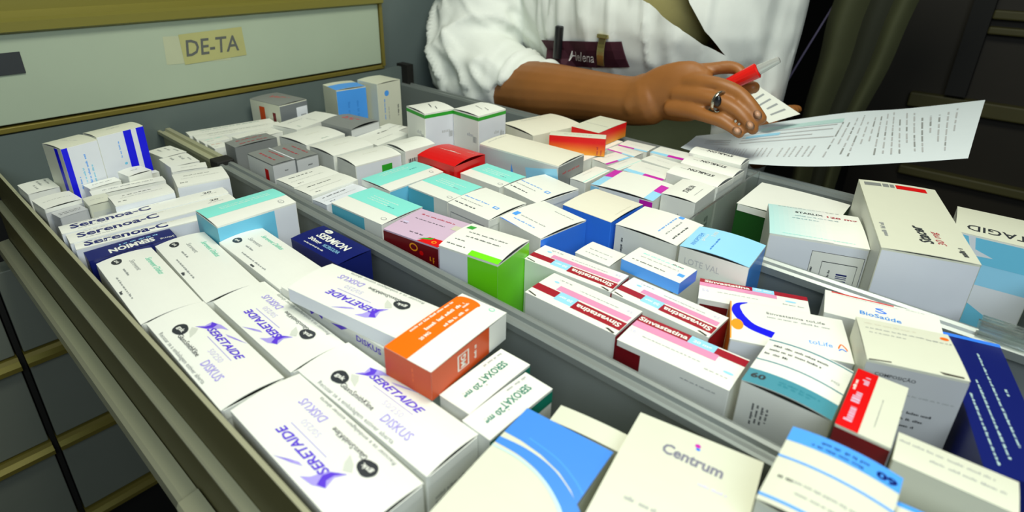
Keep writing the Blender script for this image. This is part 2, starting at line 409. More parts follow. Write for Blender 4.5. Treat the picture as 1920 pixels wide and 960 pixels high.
# taped handwritten label and the black label at the left
M_tape = mat('yellow_tape', (.42,.42,.17), .45, 0, .1, 30); M_oldt = mat('clear_tape', (.46,.50,.33), .4, 0, .05, 30)
def on_front(mb_, y, z, w_, h_, rot, m, lift):
    c, q = math.cos(rot), math.sin(rot)
    mb_.add([P(-76+lift, y+a_*c-b_*q, z+a_*q+b_*c) for a_, b_ in ((-w_/2,-h_/2),(w_/2,-h_/2),(w_/2,h_/2),(-w_/2,h_/2))], [(0,1,2,3)], m)
mb = MB(); on_front(mb, 29.6, 8.9, 7.5, 3.2, -.05, M_oldt, .02); on_front(mb, 31.5, 9.1, 7.6, 3.5, .03, M_tape, .05)
vs, fs, W, H = text_mesh('DE-TA', .012, .15)
mb.add([P(-75.93, 31.3+p.x*6.4/W, 9.1+p.y*1.9/H) for p in vs], fs, mat('pencil_ink', (.10,.11,.10), .6))
inparent(mb.build('taped_label'), dr)
mb = MB(); cbox(mb, -76, 8.5, 8.5, -75.85, 12.6, 10.6, cmat('ink')); inparent(mb.build('black_label'), dr)
# lower drawer fronts, closed
k = 0
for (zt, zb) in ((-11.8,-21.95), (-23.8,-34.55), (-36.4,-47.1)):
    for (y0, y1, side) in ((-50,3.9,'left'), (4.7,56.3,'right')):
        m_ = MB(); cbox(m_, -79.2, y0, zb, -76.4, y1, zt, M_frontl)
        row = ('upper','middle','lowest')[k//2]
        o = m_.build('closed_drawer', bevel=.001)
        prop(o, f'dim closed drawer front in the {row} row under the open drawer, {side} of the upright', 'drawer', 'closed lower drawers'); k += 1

# ------------------------------------------------------------------ the open drawer
dw = empty('open_drawer', P(-30, 30, -9)); prop(dw, 'long open metal drawer with lengthwise dividers, full of medicine boxes', 'drawer')
XF = 22
mb = MB(); cbox(mb, -76.4, 7.5, -9.35, XF, 60.2, -9.05, M_inner); inparent(mb.build('bottom_panel'), dw)
mb = MB(); cbox(mb, -76.6, 7.5, -9, -75.9, 60.2, 2.6, M_inner); inparent(mb.build('rear_wall'), dw)
mb = MB(); cbox(mb, -77, 60.0, -9, -74.5, 61.3, 3.0, M_dark); inparent(mb.build('rear_corner_post'), dw)
def sweep(name, prof, x0, x1, m, par=dw):
    m_ = MB(); n = len(prof); V = [P(x, y, z) for x in (x0, x1) for y, z in prof]
    m_.add(V, [(i, (i+1) % n, n+(i+1) % n, n+i) for i in range(n)]+[tuple(range(n-1,-1,-1)), tuple(range(n, 2*n))], m)
    return inparent(m_.build(name), par)
sweep('side_wall', [(7.60,-9),(7.60,-.03),(7.40,-.03),(7.36,-3.95),(6.88,-4.1),(6.88,-9)], -75.8, XF, mat('side_wall_shaded_olive', (.115,.105,.035), .5, .1, .10, 60, stretch=(.03,1,1)))  # shade of the upright outer face is put into this darker olive
sweep('wall_lip', [(7.38,0),(7.62,0),(7.62,.07),(7.38,.07)], -75.8, XF, M_rail)
sweep('side_ledge', [(6.70,-4.05),(7.34,-3.95),(7.34,-3.8),(6.80,-3.84),(6.70,-3.92)], -75.8, XF, M_rail)
sweep('slide_rail', [(6.82,-8.1),(6.0,-8.2),(5.75,-8.4),(5.7,-9.4),(6.8,-9.4)], -75.8, -29.8, M_rail)
sweep('rail_end_bracket', [(7.5-.72,-7.75),(5.65,-7.9),(5.5,-8.2),(5.5,-10),(7.5-.72,-10)], -29.6, -19, M_rail)
sweep('divider', [(23.75,-9),(23.75,-.9),(23.15,-.55),(23.15,-.1),(23.3,0),(23.5,0),(23.6,-.25),(24.0,-.25),(24.1,0),(24.35,.05),(24.6,-.05),(24.6,-.7),(24.2,-.9),(24.2,-9)], -60.4, XF, M_alu)
sweep('divider', [(23.6,-9),(23.6,-.5),(23.1,-.3),(23.1,.1),(23.4,.15),(23.5,-.1),(23.9,-.1),(24.0,.2),(24.5,.2),(24.5,-.6),(24.1,-.8),(24.1,-9)], -75.8, -60.7, M_rail)
mb = MB(); cbox(mb, -61.6, 22.95, -.7, -59.8, 24.75, .28, M_dark); inparent(mb.build('divider_joint', bevel=.0012), dw)
sweep('divider', [(42.35,-9),(42.35,-1.1),(41.7,-.8),(41.7,-.25),(41.9,-.1),(42.1,-.45),(42.35,-.1),(42.55,.05),(42.8,0),(42.8,-9)], -15.5, XF, M_alu)
sweep('side_wall', [(59.65,-9),(59.65,-.3),(59.75,0),(60.0,.0),(60.1,-.25),(60.5,-.25),(60.6,.05),(60.85,.05),(60.9,-.2),(60.9,-9)], -75.8, XF, M_alu)
M_acr = mat('clear_acrylic', (.85,.92,.88), .06, 0, 0, 20, transmission=.93, spec=.5)
mb = MB(); cbox(mb, -18.15, 42.9, -8.9, -17.95, 59.6, .5, M_acr); inparent(mb.build('acrylic_cross_plate'), dw)
mb = MB(); cbox(mb, 5.35, 42.9, -8.9, 5.5, 59.6, .6, M_acr); inparent(mb.build('acrylic_cross_plate'), dw)
br = MB()
for q in range(4): cbox(br, 2.1, 41.9+q*.55, -.2, 8, 42.15+q*.55, .75-.08*q, M_acr)
cbox(br, 2.0, 41.8, -.3, 8, 44.1, .0, M_acr); inparent(br.build('acrylic_label_holder'), dw)

# ------------------------------------------------------------------ print designs
def gsk(f, u, v, rot, s=1):
    r = math.radians(rot); f.ell(u, v, .58*s, .40*s, 'ink', rot=r); f.ell(u-.1*math.cos(r)*s/f.a, v-.1*s*math.sin(r)/f.b, .46*s, .43*s, 'ink', rot=r)
    f.text(u, v, rot, .34*s, 'gsk', 'white', w=.72*s, bold=.02)
def seretaide(flip, plain=False):
    def pr(F):
        f = F['t']; g = (lambda u, v: (1-u, 1-v)) if flip else (lambda u, v: (u, v)); r0 = 180 if flip else 0
        def swoosh(pts, col): f.poly([g(*p) for p in pts], col)
        swoosh([(.27,.82),(.33,.90),(.41,.93),(.37,.85),(.345,.72),(.325,.66),(.29,.60),(.255,.55),(.285,.68)], 'lilac')
        swoosh([(.27,.82),(.315,.86),(.335,.75),(.32,.66),(.26,.55),(.295,.66),(.30,.76)], 'violet')
        swoosh([(.44,.83),(.50,.90),(.60,.985),(.52,.88),(.475,.83)], 'lilac'); swoosh([(.49,.865),(.60,.985),(.53,.90)], 'violet')
        swoosh([(.25,.50),(.28,.42),(.34,.36),(.32,.48),(.29,.56)], 'dull')
        f.text(*g(.525,.715), r0, .46, 'SERETAIDE', 'violet', w=4.1, bold=.025, shear=.28)
        f.rect(*(g(.40,.585)+g(.70,.575)), 'lilac', n=3)
        f.text(*g(.60,.46), r0, .34, '50/250', 'mist', w=1.5)
        f.text(*g(.70,.27), r0, .50, 'DISKUS', 'lilac', w=2.1, shear=.1, bold=.01)
        gsk(f, *g(.225,.34), r0); f.text(*g(.40,.27), r0, .30, 'GlaxoSmithKline', 'ink', w=2.7)
        f.text(*g(.46,.06), r0, .30, 'Recusar se a embalagem estiver aberta', 'grey', w=6.2)
        if not plain: F['f'].dash(.5,.8,0,2.4,.2,'grey',3,.34); F['l'].dash(.5,.75,0,6,.22,'grey',2,.4)
    return pr
def serevent(F):
    f = F['t']
    gsk(f, .10,.30,0,.78); f.dash(.30,.30,0,1.2,.16,'grey'); f.text(.24,.53,0,.34,'Serevent','grey',w=1.9,shear=.2)
    f.text(.33,.80,0,.40,'Serevent Diskus','mint',w=3.1,shear=.2); f.dash(.50,.12,0,3.6,.13,'grey'); f.dash(.55,.02,0,.5,.2,'ink')
    F['l'].dash(.4,.8,0,5,.2,'grey',2,.4)
def serenoa(F):
    f = F['t']; f.text(.45,.28,90,.95,'Serenoa-C','navy',w=5.6,bold=.03)
    f.dash(.14,.16,90,1.6,.14,'grey'); f.dash(.85,.17,90,2,.12,'grey'); f.dash(.2,.53,90,1,.12,'card'); f.text(.35,.88,90,.4,'20','ink',w=.7,bold=.02); f.dash(.62,.88,90,1.3,.1,'grey')
    F['f'].rect(0,.0,1,.99,'cool',1); F['f'].text(.12,.75,0,.9,'30','navy',w=1.1)
def seroxat(F):
    f = F['t']; f.text(.46,.63,-90,.50,'SEROXAT','bottle',w=2.1,bold=.025); f.text(.5,.27,-90,.5,'20 mg','bottle',w=1.25,bold=.03)
    f.dash(.10,.78,-90,1.5,.16,'grey'); F['f'].rect(0,.90,1,.985,'bottle',2); f.ell(.66,.43,.05,.05,'grey')
    F['f'].ell(.85,.78,.32,.26,'grey'); F['f'].ell(.85,.78,.22,.17,'white')
def sinva(flip=True):
    def pr(F):
        f = F['t']
        def R(a, b, c, d, col): (f.rect(1-c,1-d,1-a,1-b,col) if False else f.rect(a,b,c,d,col))
        if flip:    # letters read from the far end
            R(.0,.23,.27,.45,'crimson'); R(.27,.18,.47,.50,'paleblue'); R(.47,.15,.995,.43,'crimson'); R(.20,.48,.98,.66,'pink')
            f.text(.37,.335,180,.34,'20 mg','white',w=1.05,bold=.03); f.text(.73,.29,180,.46,'Sinvastatina','white',w=3.3,bold=.03)
            f.dash(.2,.86,180,1.0,.12,'grey'); f.ell(.13,.72,.2,.1,'paleblue'); f.dash(.6,.78,180,3.0,.09,'grey'); f.text(.92,.80,180,.28,'56','mist',w=.4)
            f.poly([(.02,.10),(.12,.05),(.12,.02),(.01,.07)],'slot'); f.poly([(.88,.06),(.97,.0),(.98,.04),(.90,.09)],'slot')
            F['f'].rect(0,0,1,.985,'crimson',1)
        else:
            R(.0,.76,.49,1.0,'crimson'); R(.49,.70,.73,1.0,'paleblue'); R(.73,.74,1,.96,'crimson'); R(.0,.56,.78,.76,'pink')
            f.text(.24,.88,0,.46,'Sinvastatina','white',w=3.2,bold=.03); f.text(.61,.86,0,.36,'20 mg','white',w=1.15,bold=.03)
            f.text(.05,.42,0,.3,'56','mist',w=.4); f.dash(.42,.36,0,3.6,.1,'grey'); f.dash(.84,.24,0,1.3,.12,'grey'); f.ell(.92,.40,.3,.1,'paleblue')
            F['l'].rect(0,.80,.235,.955,'darkred',2); F['l'].dash(.75,.93,0,2,.1,'grey')
    return pr
def tealbox(white_v, faces=True):
    def pr(F):
        f = F['t']
        if white_v == 'u1': f.rect(0,0,.66,1,'teal'); f.dash(.2,.6,90,3.5,.14,'aqua',2,-.5); f.text(.42,.75,90,.2,'10 mg','bottle',w=.6); f.ell(.84,.86,.3,.2,'grey'); f.ell(.84,.86,.24,.15,'white')
        elif white_v == 'v0': f.rect(0,.38,1,1,'teal'); f.dash(.5,.72,0,3.2,.12,'white',3,.35); f.dash(.72,.55,0,.8,.14,'petrol'); f.ell(.90,.17,.3,.2,'grey'); f.ell(.90,.17,.23,.14,'white')
        F['l'].rect(0,0,.66,.985,'tealblue',1) if faces else None
    return pr
def lines(face='t', u=.5, v=.5, rot=0, n=2, w=3, h=.16, col='ink', gap=.5, extra=None):
    def pr(F):
        F[face].dash(u, v, rot, w, h, col, n, gap)
        if extra: extra(F)
    return pr

# ------------------------------------------------------------------ boxes: left compartment, front to back
N = 'medicine_box'; CAT = 'medicine box'
G1_ = 'white boxes with violet swoosh lettering'
def sfan(*a, **k): return carton(*a, **k)
sfan('sere3', N, 'white box with violet swoosh lettering reading away from the rail, against the left drawer side', CAT, G1_, pr=seretaide(False), tab='f')
sfan('sere1', N, 'white box with violet swoosh lettering upside down, nearest corner of the drawer', CAT, G1_, pr=seretaide(True), tab='f')
sfan('sere2', N, 'white box with violet swoosh lettering just below the orange box', CAT, G1_, pr=seretaide(False), tab='f')
sfan('sere4', N, 'white box with upside-down violet lettering directly below the middle mint script box', CAT, G1_, pr=seretaide(True), tab='f')
def s6(F):
    l = F['t']; l.ell(.36,.10,.55,.26,'violet'); l.poly([(.50,.01),(.60,.20),(.66,.01)],'violet')
    l = F['l']; l.curve([(.30,.93),(.36,.97),(.42,.945)],.22,'violet'); l.poly([(.50,.95),(.62,.984),(.66,.984),(.60,.945)],'violet'); l.text(.84,.955,0,.42,'DISKUS','violet',w=2.2,bold=.02)
sfan('sere6', N, 'white box with violet marks lying mostly under the raised swoosh box', CAT, G1_, pr=s6)
sfan('sere5', N, 'raised white box with violet swoosh lettering resting on others, its grey long side showing', CAT, G1_, pr=seretaide(True, True), sides={'l':'cool'})
G2_ = 'white boxes with mint green script'
sfan('serv1', N, 'white box with mint script touching the left drawer side', CAT, G2_, pr=serevent, tab='f')
sfan('serv2', N, 'white box with mint script in the middle of its row of three', CAT, G2_, pr=serevent)
sfan('serv3', N, 'white box with mint script beside the navy box near the divider', CAT, G2_, pr=serevent, tab='f')
def p_orange(F):
    f = F['t']; f.rect(0,0,.50,.93,'orange'); f.ell(.27,.925,.85,.32,'orange')
    f.text(.34,.30,90,.24,'20 MG','white',w=.8,bold=.03); f.dash(.08,.55,90,3.6,.17,'white'); f.dash(.26,.62,90,3.3,.24,'white'); f.dash(.44,.66,90,2.1,.2,'white'); f.dash(.33,.86,90,.6,.18,'white')
    f.ell(.75,.95,.2,.16,'mint'); f.ell(.75,.95,.15,.11,'white')
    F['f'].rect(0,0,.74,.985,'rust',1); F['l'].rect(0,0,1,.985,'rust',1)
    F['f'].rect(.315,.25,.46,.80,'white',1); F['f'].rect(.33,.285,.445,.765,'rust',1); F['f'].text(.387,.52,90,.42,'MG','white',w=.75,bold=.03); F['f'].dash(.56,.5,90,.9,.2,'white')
    F['l'].dash(.62,.55,90,.9,.1,'orange')
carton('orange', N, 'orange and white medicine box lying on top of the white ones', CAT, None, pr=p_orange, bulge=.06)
def p_serm(F):
    f = F['t']; f.text(.50,.60,0,.72,'SERMION','white',w=3.7,bold=.03); f.ell(.22,.86,.42,.26,'white'); f.text(.22,.86,0,.2,'Pfizer','navy',w=.5)
    f.text(.30,.32,0,.50,'30mg','white',w=1.5,bold=.03); f.text(.64,.33,0,.34,'NICERGOLINA','paleblue',w=1.9); f.dash(.40,.12,0,2.4,.14,'white')
carton('sermR', N, 'navy blue box with white lettering, right of the mint script boxes', CAT, 'navy boxes', base='navy', pr=p_serm, bulge=.08)
def p_serm2(F):
    f = F['t']; f.text(.66,.50,-90,.75,'SERMION','white',w=3.0,bold=.04); f.dash(.25,.6,-90,2.6,.2,'paleblue'); f.text(.85,.90,-90,.35,'30mg','white',w=1)
    F['l'].text(.6,.9,0,.5,'30','white',w=.6)
carton('sermL', N, 'navy blue box with upside-down white lettering in front of the three dark blue lettered ones', CAT, 'navy boxes', base='navy', pr=p_serm2, bulge=.04)
def p_teal(F):
    f = F['t']; f.rect(0,0,.58,1,'teal'); f.dash(.33,.55,90,4.2,.13,'white',2,-.35)
    f.ell(.80,.86,.34,.22,'grey'); f.ell(.80,.86,.27,.16,'white'); f.dash(.8,.86,90,.2,.12,'grey')
    F['l'].rect(0,0,1,.985,'tealblue',1); F['f'].rect(0,0,.70,.985,'aqua',1)
carton('tealL', N, 'turquoise and white box standing taller, left of the divider rail', CAT, None, pr=p_teal, bulge=.12, arc='u', sides={'f':'cool'})
for k, d in (('srnA','rearmost'), ('srnB','middle'), ('srnC','front')):
    carton(k, N, f'long white box on edge with dark blue lettering, {d} of the row of three', CAT, 'white boxes with dark blue lettering', pr=serenoa, bulge=.05, arc='u')
# small boxes at the back of the left compartment
G3_ = 'small white boxes at the back left'
def blk(F): F['t'].dash(.35,.45,90,2.2,.15,'ink'); F['t'].dash(.55,.5,90,3.2,.08,'grey'); F['t'].dash(.82,.15,90,.6,.16,'ink'); F['f'].rect(0,0,1,.985,'cool',1)
carton('smD', N, 'small white box with a black print line, behind the dark blue lettered boxes', CAT, G3_, pr=blk, bulge=.08, arc='u')
carton('smE', N, 'small white box with a black print line, beside the divider joint', CAT, G3_, pr=blk, bulge=.08, arc='u')
carton('smF', N, 'tiny cream box with a pale window panel beside the white one with black print', CAT, G3_, base='cream', pr=lambda F: (F['f'].rect(.1,.0,.9,.93,'dull',1), F['f'].rect(.62,0,.9,.9,'lgrey',1), F['t'].dash(.5,.5,90,1,.1,'grey')), bulge=.05)
def p_g(F):
    F['l'].bars(.28,.80,0,1.3,.8,'ink',10); F['l'].dash(.75,.86,0,1.2,.2,'grey',4,.4); F['f'].rect(0,0,1,.96,'lgrey',1); F['f'].dash(.25,.8,-90,1.2,.14,'redtxt',2,.3); F['f'].dash(.6,.9,0,1.8,.14,'ink',4,.3)
    F['t'].dash(.5,.5,90,2,.1,'grey')
carton('smG', N, 'white box with barcode and grey printed side at the left drawer wall', CAT, G3_, pr=p_g, bulge=.10)
carton('smG2', N, 'low grey printed box squeezed behind the rearmost dark blue lettered box', CAT, G3_, base='lgrey', pr=lambda F: (F['t'].dash(.5,.5,90,1.6,.12,'ink',2,.3),), bulge=.03)
carton('smH', N, 'small white box with grey print in the far left corner by the drawer wall', CAT, G3_, pr=lambda F: (F['t'].dash(.35,.55,0,1.4,.22,'grey',1), F['t'].dash(.6,.35,0,1.2,.18,'grey'), F['t'].dash(.3,.8,0,1.4,.18,'grey')), bulge=.05)
carton('smJ', N, 'narrow white box right in front of the two boxes with bright blue stripes', CAT, G3_, pr=lines(rot=90, n=1, w=1.6, h=.12), bulge=.04)
carton('smK', N, 'small white box leaning up against the bright blue stripe', CAT, G3_, pr=lines(rot=90, n=1, w=.6, h=.1), bulge=.1)
carton('smM', N, 'long flat white box with grey print running across behind the black lined box', CAT, G3_, pr=lines(rot=90, n=1, w=4, h=.22, col='grey'), bulge=.05)
carton('wall_b', N, 'thin white box between the leaning one and the long flat one', CAT, G3_, pr=lines(rot=90, n=1, w=1.2, h=.12, col='grey'), bulge=.04)
fl = lambda F: (F['t'].dash(.3,.3,0,1.0,.3,'grey'), F['t'].dash(.35,.6,0,1.2,.3,'grey'), F['t'].dash(.6,.8,0,1.0,.2,'grey'))
carton('smN1', N, 'flat white box touching the right bright blue stripe, rear of three', CAT, G3_, pr=fl, bulge=.05)
carton('smN2', N, 'flat white box beside the divider joint, middle of three behind the black lined box', CAT, G3_, pr=fl, bulge=.05)
carton('smN3', N, 'low narrow white box directly behind the black lined box by the divider', CAT, G3_, pr=lines(rot=90, n=1, w=1.4, h=.1, col='grey'), bulge=.04)
def blu1(F):
    f = F['f']; f.rect(.0,0,.16,.99,'ultramarine',1); f.dash(.45,.50,90,1.8,.16,'aqua',1); f.dash(.58,.6,90,2.8,.18,'skyblue'); f.dash(.70,.5,90,1.8,.16,'aqua'); f.dash(.30,.42,90,1.2,.14,'skyblue')
    F['l'].rect(.62,0,.80,.98,'ultramarine',1); F['t'].dash(.5,.5,30,1.4,.16,'lgrey')
def blu2(F):
    f = F['f']; f.rect(.55,0,.72,.99,'ultramarine',1); f.rect(.83,0,1,.99,'ultramarine',1); f.dash(.42,.72,90,1.6,.14,'skyblue'); f.ell(.46,.48,.14,.12,'aqua')
    F['t'].dash(.5,.5,90,1.2,.14,'grey')
carton('bluP1', N, 'upright white box with a bright blue stripe at its left edge, against the back wall', CAT, 'upright boxes with bright blue stripes', base='white', lid='cream', pr=blu1, sides={'f':'cool','l':'cream'}, bulge=.12, arc='u')
carton('bluP2', N, 'upright white box with two bright blue stripes at its right edge', CAT, 'upright boxes with bright blue stripes', base='white', lid='cream', pr=blu2, sides={'f':'cool','l':'cream'}, bulge=.12, arc='u')
# front of the left compartment
carton('sx1', N, 'white box with green capital lettering tucked behind the orange box', CAT, 'white boxes with green lettering', pr=seroxat, bulge=.04)
carton('sx2', N, 'white box with green capital lettering, nearer one beside the blue banded box', CAT, 'white boxes with green lettering', pr=seroxat, bulge=.04)
def p_f1(F):
    f = F['t']
    f.poly([(0,1),(0,.755),(.2,.755),(.45,.735),(.7,.69),(.88,.63),(1,.57),(1,1)],'azureband')
    f.curve([(0,.685),(.3,.69),(.6,.655),(.85,.575),(1,.50)], lambda t: .40+.5*t, 'azureband')
    f.curve([(0,.635),(.3,.64),(.6,.60),(.85,.515),(1,.43)], lambda t: .10+.10*t, 'paleteal')
    f.curve([(.25,.80),(.6,.765),(.85,.70),(1,.64)], .07, 'skyblue')
    f.text(.30,.02,90,.42,'60 Comprimidos','ink',w=2.9,bold=.01)
carton('F1', N, 'large pale box with a curved mid-blue band across its far end', CAT, None, base='cream', pr=p_f1, bulge=.1)
carton('F0', N, 'plain cream box half hidden behind the blue banded one', CAT, None, base='cream', bulge=.06, arc='u')
def p_f2(F):
    f = F['t']; f.text(.52,.76,-2,.66,'Centrum','fadedink',w=2.7,bold=.03); f.ell(.52,.90,.13,.12,'magenta'); f.ell(.53,.87,.10,.08,'blue'); f.dash(.4,.25,0,2.4,.2,'grey'); f.dash(.72,.58,0,1.2,.14,'mist')
carton('F2', N, 'large cream box with a small magenta dot, front edge of the picture', CAT, None, base='cream', pr=p_f2, bulge=.1)

# ------------------------------------------------------------------ middle compartment
def p_green(F):
    f = F['t']; f.dash(.50,.60,0,3.4,.16,'ink'); f.dash(.50,.44,0,3.0,.16,'ink'); f.rect(.05,.72,.16,.86,'leaf',2); f.dash(.22,.12,0,1.6,.15,'ink'); f.dash(.20,.28,0,.9,.13,'ink')
    f.curve([(.50,.06),(.54,.14),(.7,.14),(1,.12)], .0, 'green'); f.rect(.50,0,1,.13,'green')
    F['l'].rect(.50,.1,1,.985,'green',1); F['f'].rect(0,0,1,.985,'green',1)
    F['l'].curve([(.28,.70),(.36,.77),(.5,.74),(.7,.60),(.85,.45)], .12, 'green'); F['l'].rect(.66,0,1,.5,'green',1)
carton('green', N, 'white box with bright green end and side beside the divider', CAT, None, pr=p_green, bulge=.22, sides={'l':'cool'})
def p_pink(F):
    f = F['t']; f.dash(.45,.80,0,3.4,.22,'redtxt'); f.dash(.42,.62,0,3.0,.14,'ink'); f.dash(.12,.36,0,.8,.14,'ink'); f.ell(.12,.42,.3,.12,'mist'); f.dash(.48,.17,0,1.3,.16,'ink'); f.rect(.80,.62,.92,.78,'card',1)
    f.poly([(.62,0),(.72,.20),(.99,.22),(.99,0)],'red'); f.poly([(.60,.06),(.66,.13),(.80,.22),(.78,.14)],'leaf'); f.ell(.86,.10,.22,.18,'amber'); f.ell(.86,.10,.13,.1,'red')
    l = F['l']; l.rect(0,0,1,.985,'darkred',1); l.ell(.56,.93,.42,.34,'amber'); l.ell(.56,.93,.30,.22,'darkred'); l.ell(.70,.90,.2,.2,'red'); l.dash(.9,.86,-90,.7,.16,'amber',2,.3)
carton('pink', N, 'pale pink box with a dark red side behind the green one', CAT, None, base='palepink', pr=p_pink, bulge=.05)
tl = 'flat turquoise and white boxes'
carton('T4', N, 'flat turquoise and white box right next to the divider and the pale pink one', CAT, tl, pr=tealbox('v0'), bulge=.08)
def p_t1(F):
    f = F['t']; f.rect(0,0,.66,1,'teal'); f.dash(.25,.5,90,3.2,.14,'white',2,-.4); f.dash(.40,.75,90,.9,.16,'petrol'); f.ell(.83,.86,.26,.18,'grey'); f.ell(.83,.86,.19,.12,'white'); F['f'].rect(0,0,.75,.985,'aqua',1)
carton('T1', N, 'flat turquoise box with white front strip just left of the red box', CAT, tl, pr=p_t1, bulge=.1, arc='u')
carton('T2', N, 'flat turquoise and white box directly in front of the red box', CAT, tl, pr=tealbox('v0'), bulge=.05)
carton('T3', N, 'flat turquoise and white box to the right of the red box', CAT, tl, pr=tealbox('v0', False), bulge=.05)
def p_w(F):
    f = F['t']; f.dash(.33,.40,0,2.9,.17,'skyblue'); f.dash(.32,.27,0,2.6,.13,'grey'); f.dash(.30,.12,0,2.4,.17,'ink'); f.rect(.74,.36,.86,.44,'skyblue',1); f.rect(.77,.38,.84,.42,'white',1)
    F['l'].rect(.07,.50,.9,.93,'grey',1); F['l'].rect(.08,.505,.89,.92,'white',1); F['l'].bars(.4,.80,0,1.6,1.0,'ink',14)
gw = 'white boxes with pale blue print lines'
carton('W1', N, 'white box with blue and black print lines and barcode side, nearest the turquoise ones', CAT, gw, pr=p_w, bulge=.16, tab='f')
carton('W2', N, 'white box with blue and black print lines below the big grey-sided white one', CAT, gw, pr=p_w, bulge=.16, tab='f')
def p_w3(F):
    f = F['t']; f.dash(.50,.28,0,2.8,.15,'grey'); f.dash(.45,.14,0,2.5,.15,'skyblue'); f.rect(.06,.22,.16,.34,'skyblue',2); f.dash(.68,.80,0,2.1,.12,'grey'); F['f'].rect(0,0,1,.985,'blue',1)
    f.poly([(.0,.0),(.06,.02),(.55,-.0),(.0,-.0)],'blue')
carton('W3', N, 'white box with print lines and a vivid blue front side', CAT, gw, pr=p_w3, bulge=.16)
carton('W4', N, 'ivory topped box with bright blue sides', CAT, None, base='blue', lid='ivory', pr=lambda F: (F['t'].dash(.92,.5,90,2.4,.08,'card'), F['t'].ell(.25,.15,.08,.06,'white')), bulge=.14)
def p_w5(F):
    f = F['t']; f.dash(.62,.55,90,3.2,.18,'skyblue'); f.dash(.74,.50,90,2.8,.15,'grey'); f.dash(.88,.42,90,2.6,.17,'ink'); f.rect(.62,.90,.70,.99,'skyblue',1)
    F['l'].dash(.12,.80,-90,2.0,.22,'ink',1)
carton('W5', N, 'white box with blue print lines just left of the light blue one', CAT, gw, pr=p_w5, bulge=.14, arc='u')
def p_lb(F):
    f = F['t']; f.text(.14,.42,90,.36,'ANOPSTEM','azure',w=2.3); f.text(.22,.55,90,.34,'plus','white',w=1.2); f.dash(.42,.4,90,2.2,.14,'azure'); f.curve([(.5,.75),(.7,.45),(.95,.3)], .5, 'skyblue') if False else None
    f.text(.30,.78,90,.3,'E400','white',w=.9)
    F['f'].rect(0,0,1,.985,'azure',1); F['l'].text(.36,.90,0,.5,'LOTE VAL','lgrey',w=2.6)
carton('LB', N, 'box with a light sky blue top and darker blue end in the middle compartment', CAT, None, lid='paleblue', pr=p_lb, bulge=.18, arc='u')
def p_m10(F): F['t'].dash(.32,.42,90,2.6,.2,'ink'); F['t'].dash(.62,.45,90,3.6,.07,'grey'); F['t'].dash(.85,.2,90,.6,.12,'ink')
g10 = 'white boxes with heavy black title line'
carton('M10a', N, 'flat white box with a black title line touching the grey and red boxes', CAT, g10, pr=p_m10, bulge=.06, arc='u')
carton('M10b', N, 'flat white box with a black title line, middle of three by the divider', CAT, g10, pr=p_m10, bulge=.06, arc='u')
carton('M10c', N, 'flat pale bluish box with a black title line, touching a turquoise box', CAT, g10, base='cool', pr=p_m10, bulge=.04, arc='u')
def p_red(F):
    f = F['t']; f.dash(.45,.52,0,2.8,.12,'white'); f.ell(.5,.55,.5,.05,'white'); f.dash(.80,.75,0,.9,.1,'white'); F['f'].dash(.3,.80,0,.9,.16,'palepink'); F['f'].dash(.75,.84,0,.9,.16,'palepink'); F['l'].dash(.2,.88,0,.9,.1,'white')
    f_ = F['l']; f_.rect(.40,.0,.97,.80,'white',1)
carton('red', N, 'bright red box in the middle of the drawer', CAT, None, base='red', pr=p_red, bulge=.30)
def p_m11(F):
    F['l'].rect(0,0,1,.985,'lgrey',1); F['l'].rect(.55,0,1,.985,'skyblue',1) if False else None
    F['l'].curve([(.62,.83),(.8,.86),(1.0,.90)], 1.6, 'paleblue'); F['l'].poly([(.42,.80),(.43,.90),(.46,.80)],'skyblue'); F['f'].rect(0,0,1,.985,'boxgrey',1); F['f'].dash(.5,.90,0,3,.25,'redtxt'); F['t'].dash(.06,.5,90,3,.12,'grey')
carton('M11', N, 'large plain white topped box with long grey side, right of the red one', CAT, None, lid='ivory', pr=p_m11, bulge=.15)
carton('M12', N, 'large plain ivory box at the far side beneath the forearm', CAT, None, base='ivory', pr=lines(u=.15, rot=90, n=1, w=3, col='grey'), bulge=.2, arc='u')
def p_g1(F):
    f = F['t']; f.dash(.45,.5,-20,1.7,.18,'ink'); f.dash(.7,.55,-20,.9,.16,'ink')
    for k in ('l','f'): F[k].rect(0,.955,1,.985,'leaf',1); F[k].dash(.72,.80,0,1.3,.4,'lgrey'); F[k].bars(.85,.78,0,.5,.7,'grey',6)
gg = 'tall white boxes with a thin green rim'
carton('G1', N, 'tall white box with a thin green rim, left one of the pair by the sleeve', CAT, gg, pr=p_g1, bulge=.15, arc='u', sides={'f':'cool','l':'white'})
carton('G2', N, 'tall white box with a thin green rim, right one of the pair below the forearm', CAT, gg, pr=p_g1, bulge=.15, arc='u', sides={'f':'cool'})
def p_o(F):
    for k in ('l','f'):
        for q in range(12): F[k].rect(0, .985*(1-(q+1)/12), 1, .985*(1-q/12), 'fade%d' % q, 1)
    F['l'].dash(.88,.3,90,1.0,.2,'redtxt',2,.4); F['t'].dash(.5,.4,0,3,.16,'grey')
carton('O1', N, 'narrow red to orange box standing askew in front of its twin', CAT, 'red to orange boxes', base='cream', pr=p_o, bulge=.03)
carton('O2', N, 'red to orange box with cream top, the further of the two under the wrist', CAT, 'red to orange boxes', base='cream', pr=p_o, bulge=.05)
gp = 'white boxes with turquoise and magenta edging'
def edge_l(F): F['t'].rect(0,0,.55,.13,'magenta'); F['t'].rect(.55,0,1,.13,'paleblue'); F['t'].dash(.5,.5,0,1.6,.08,'lgrey')
def edge_l2(F): F['t'].rect(0,0,.5,.20,'paleblue'); F['t'].rect(.5,0,1,.20,'magenta'); F['t'].dash(.5,.6,0,1.6,.08,'lgrey')
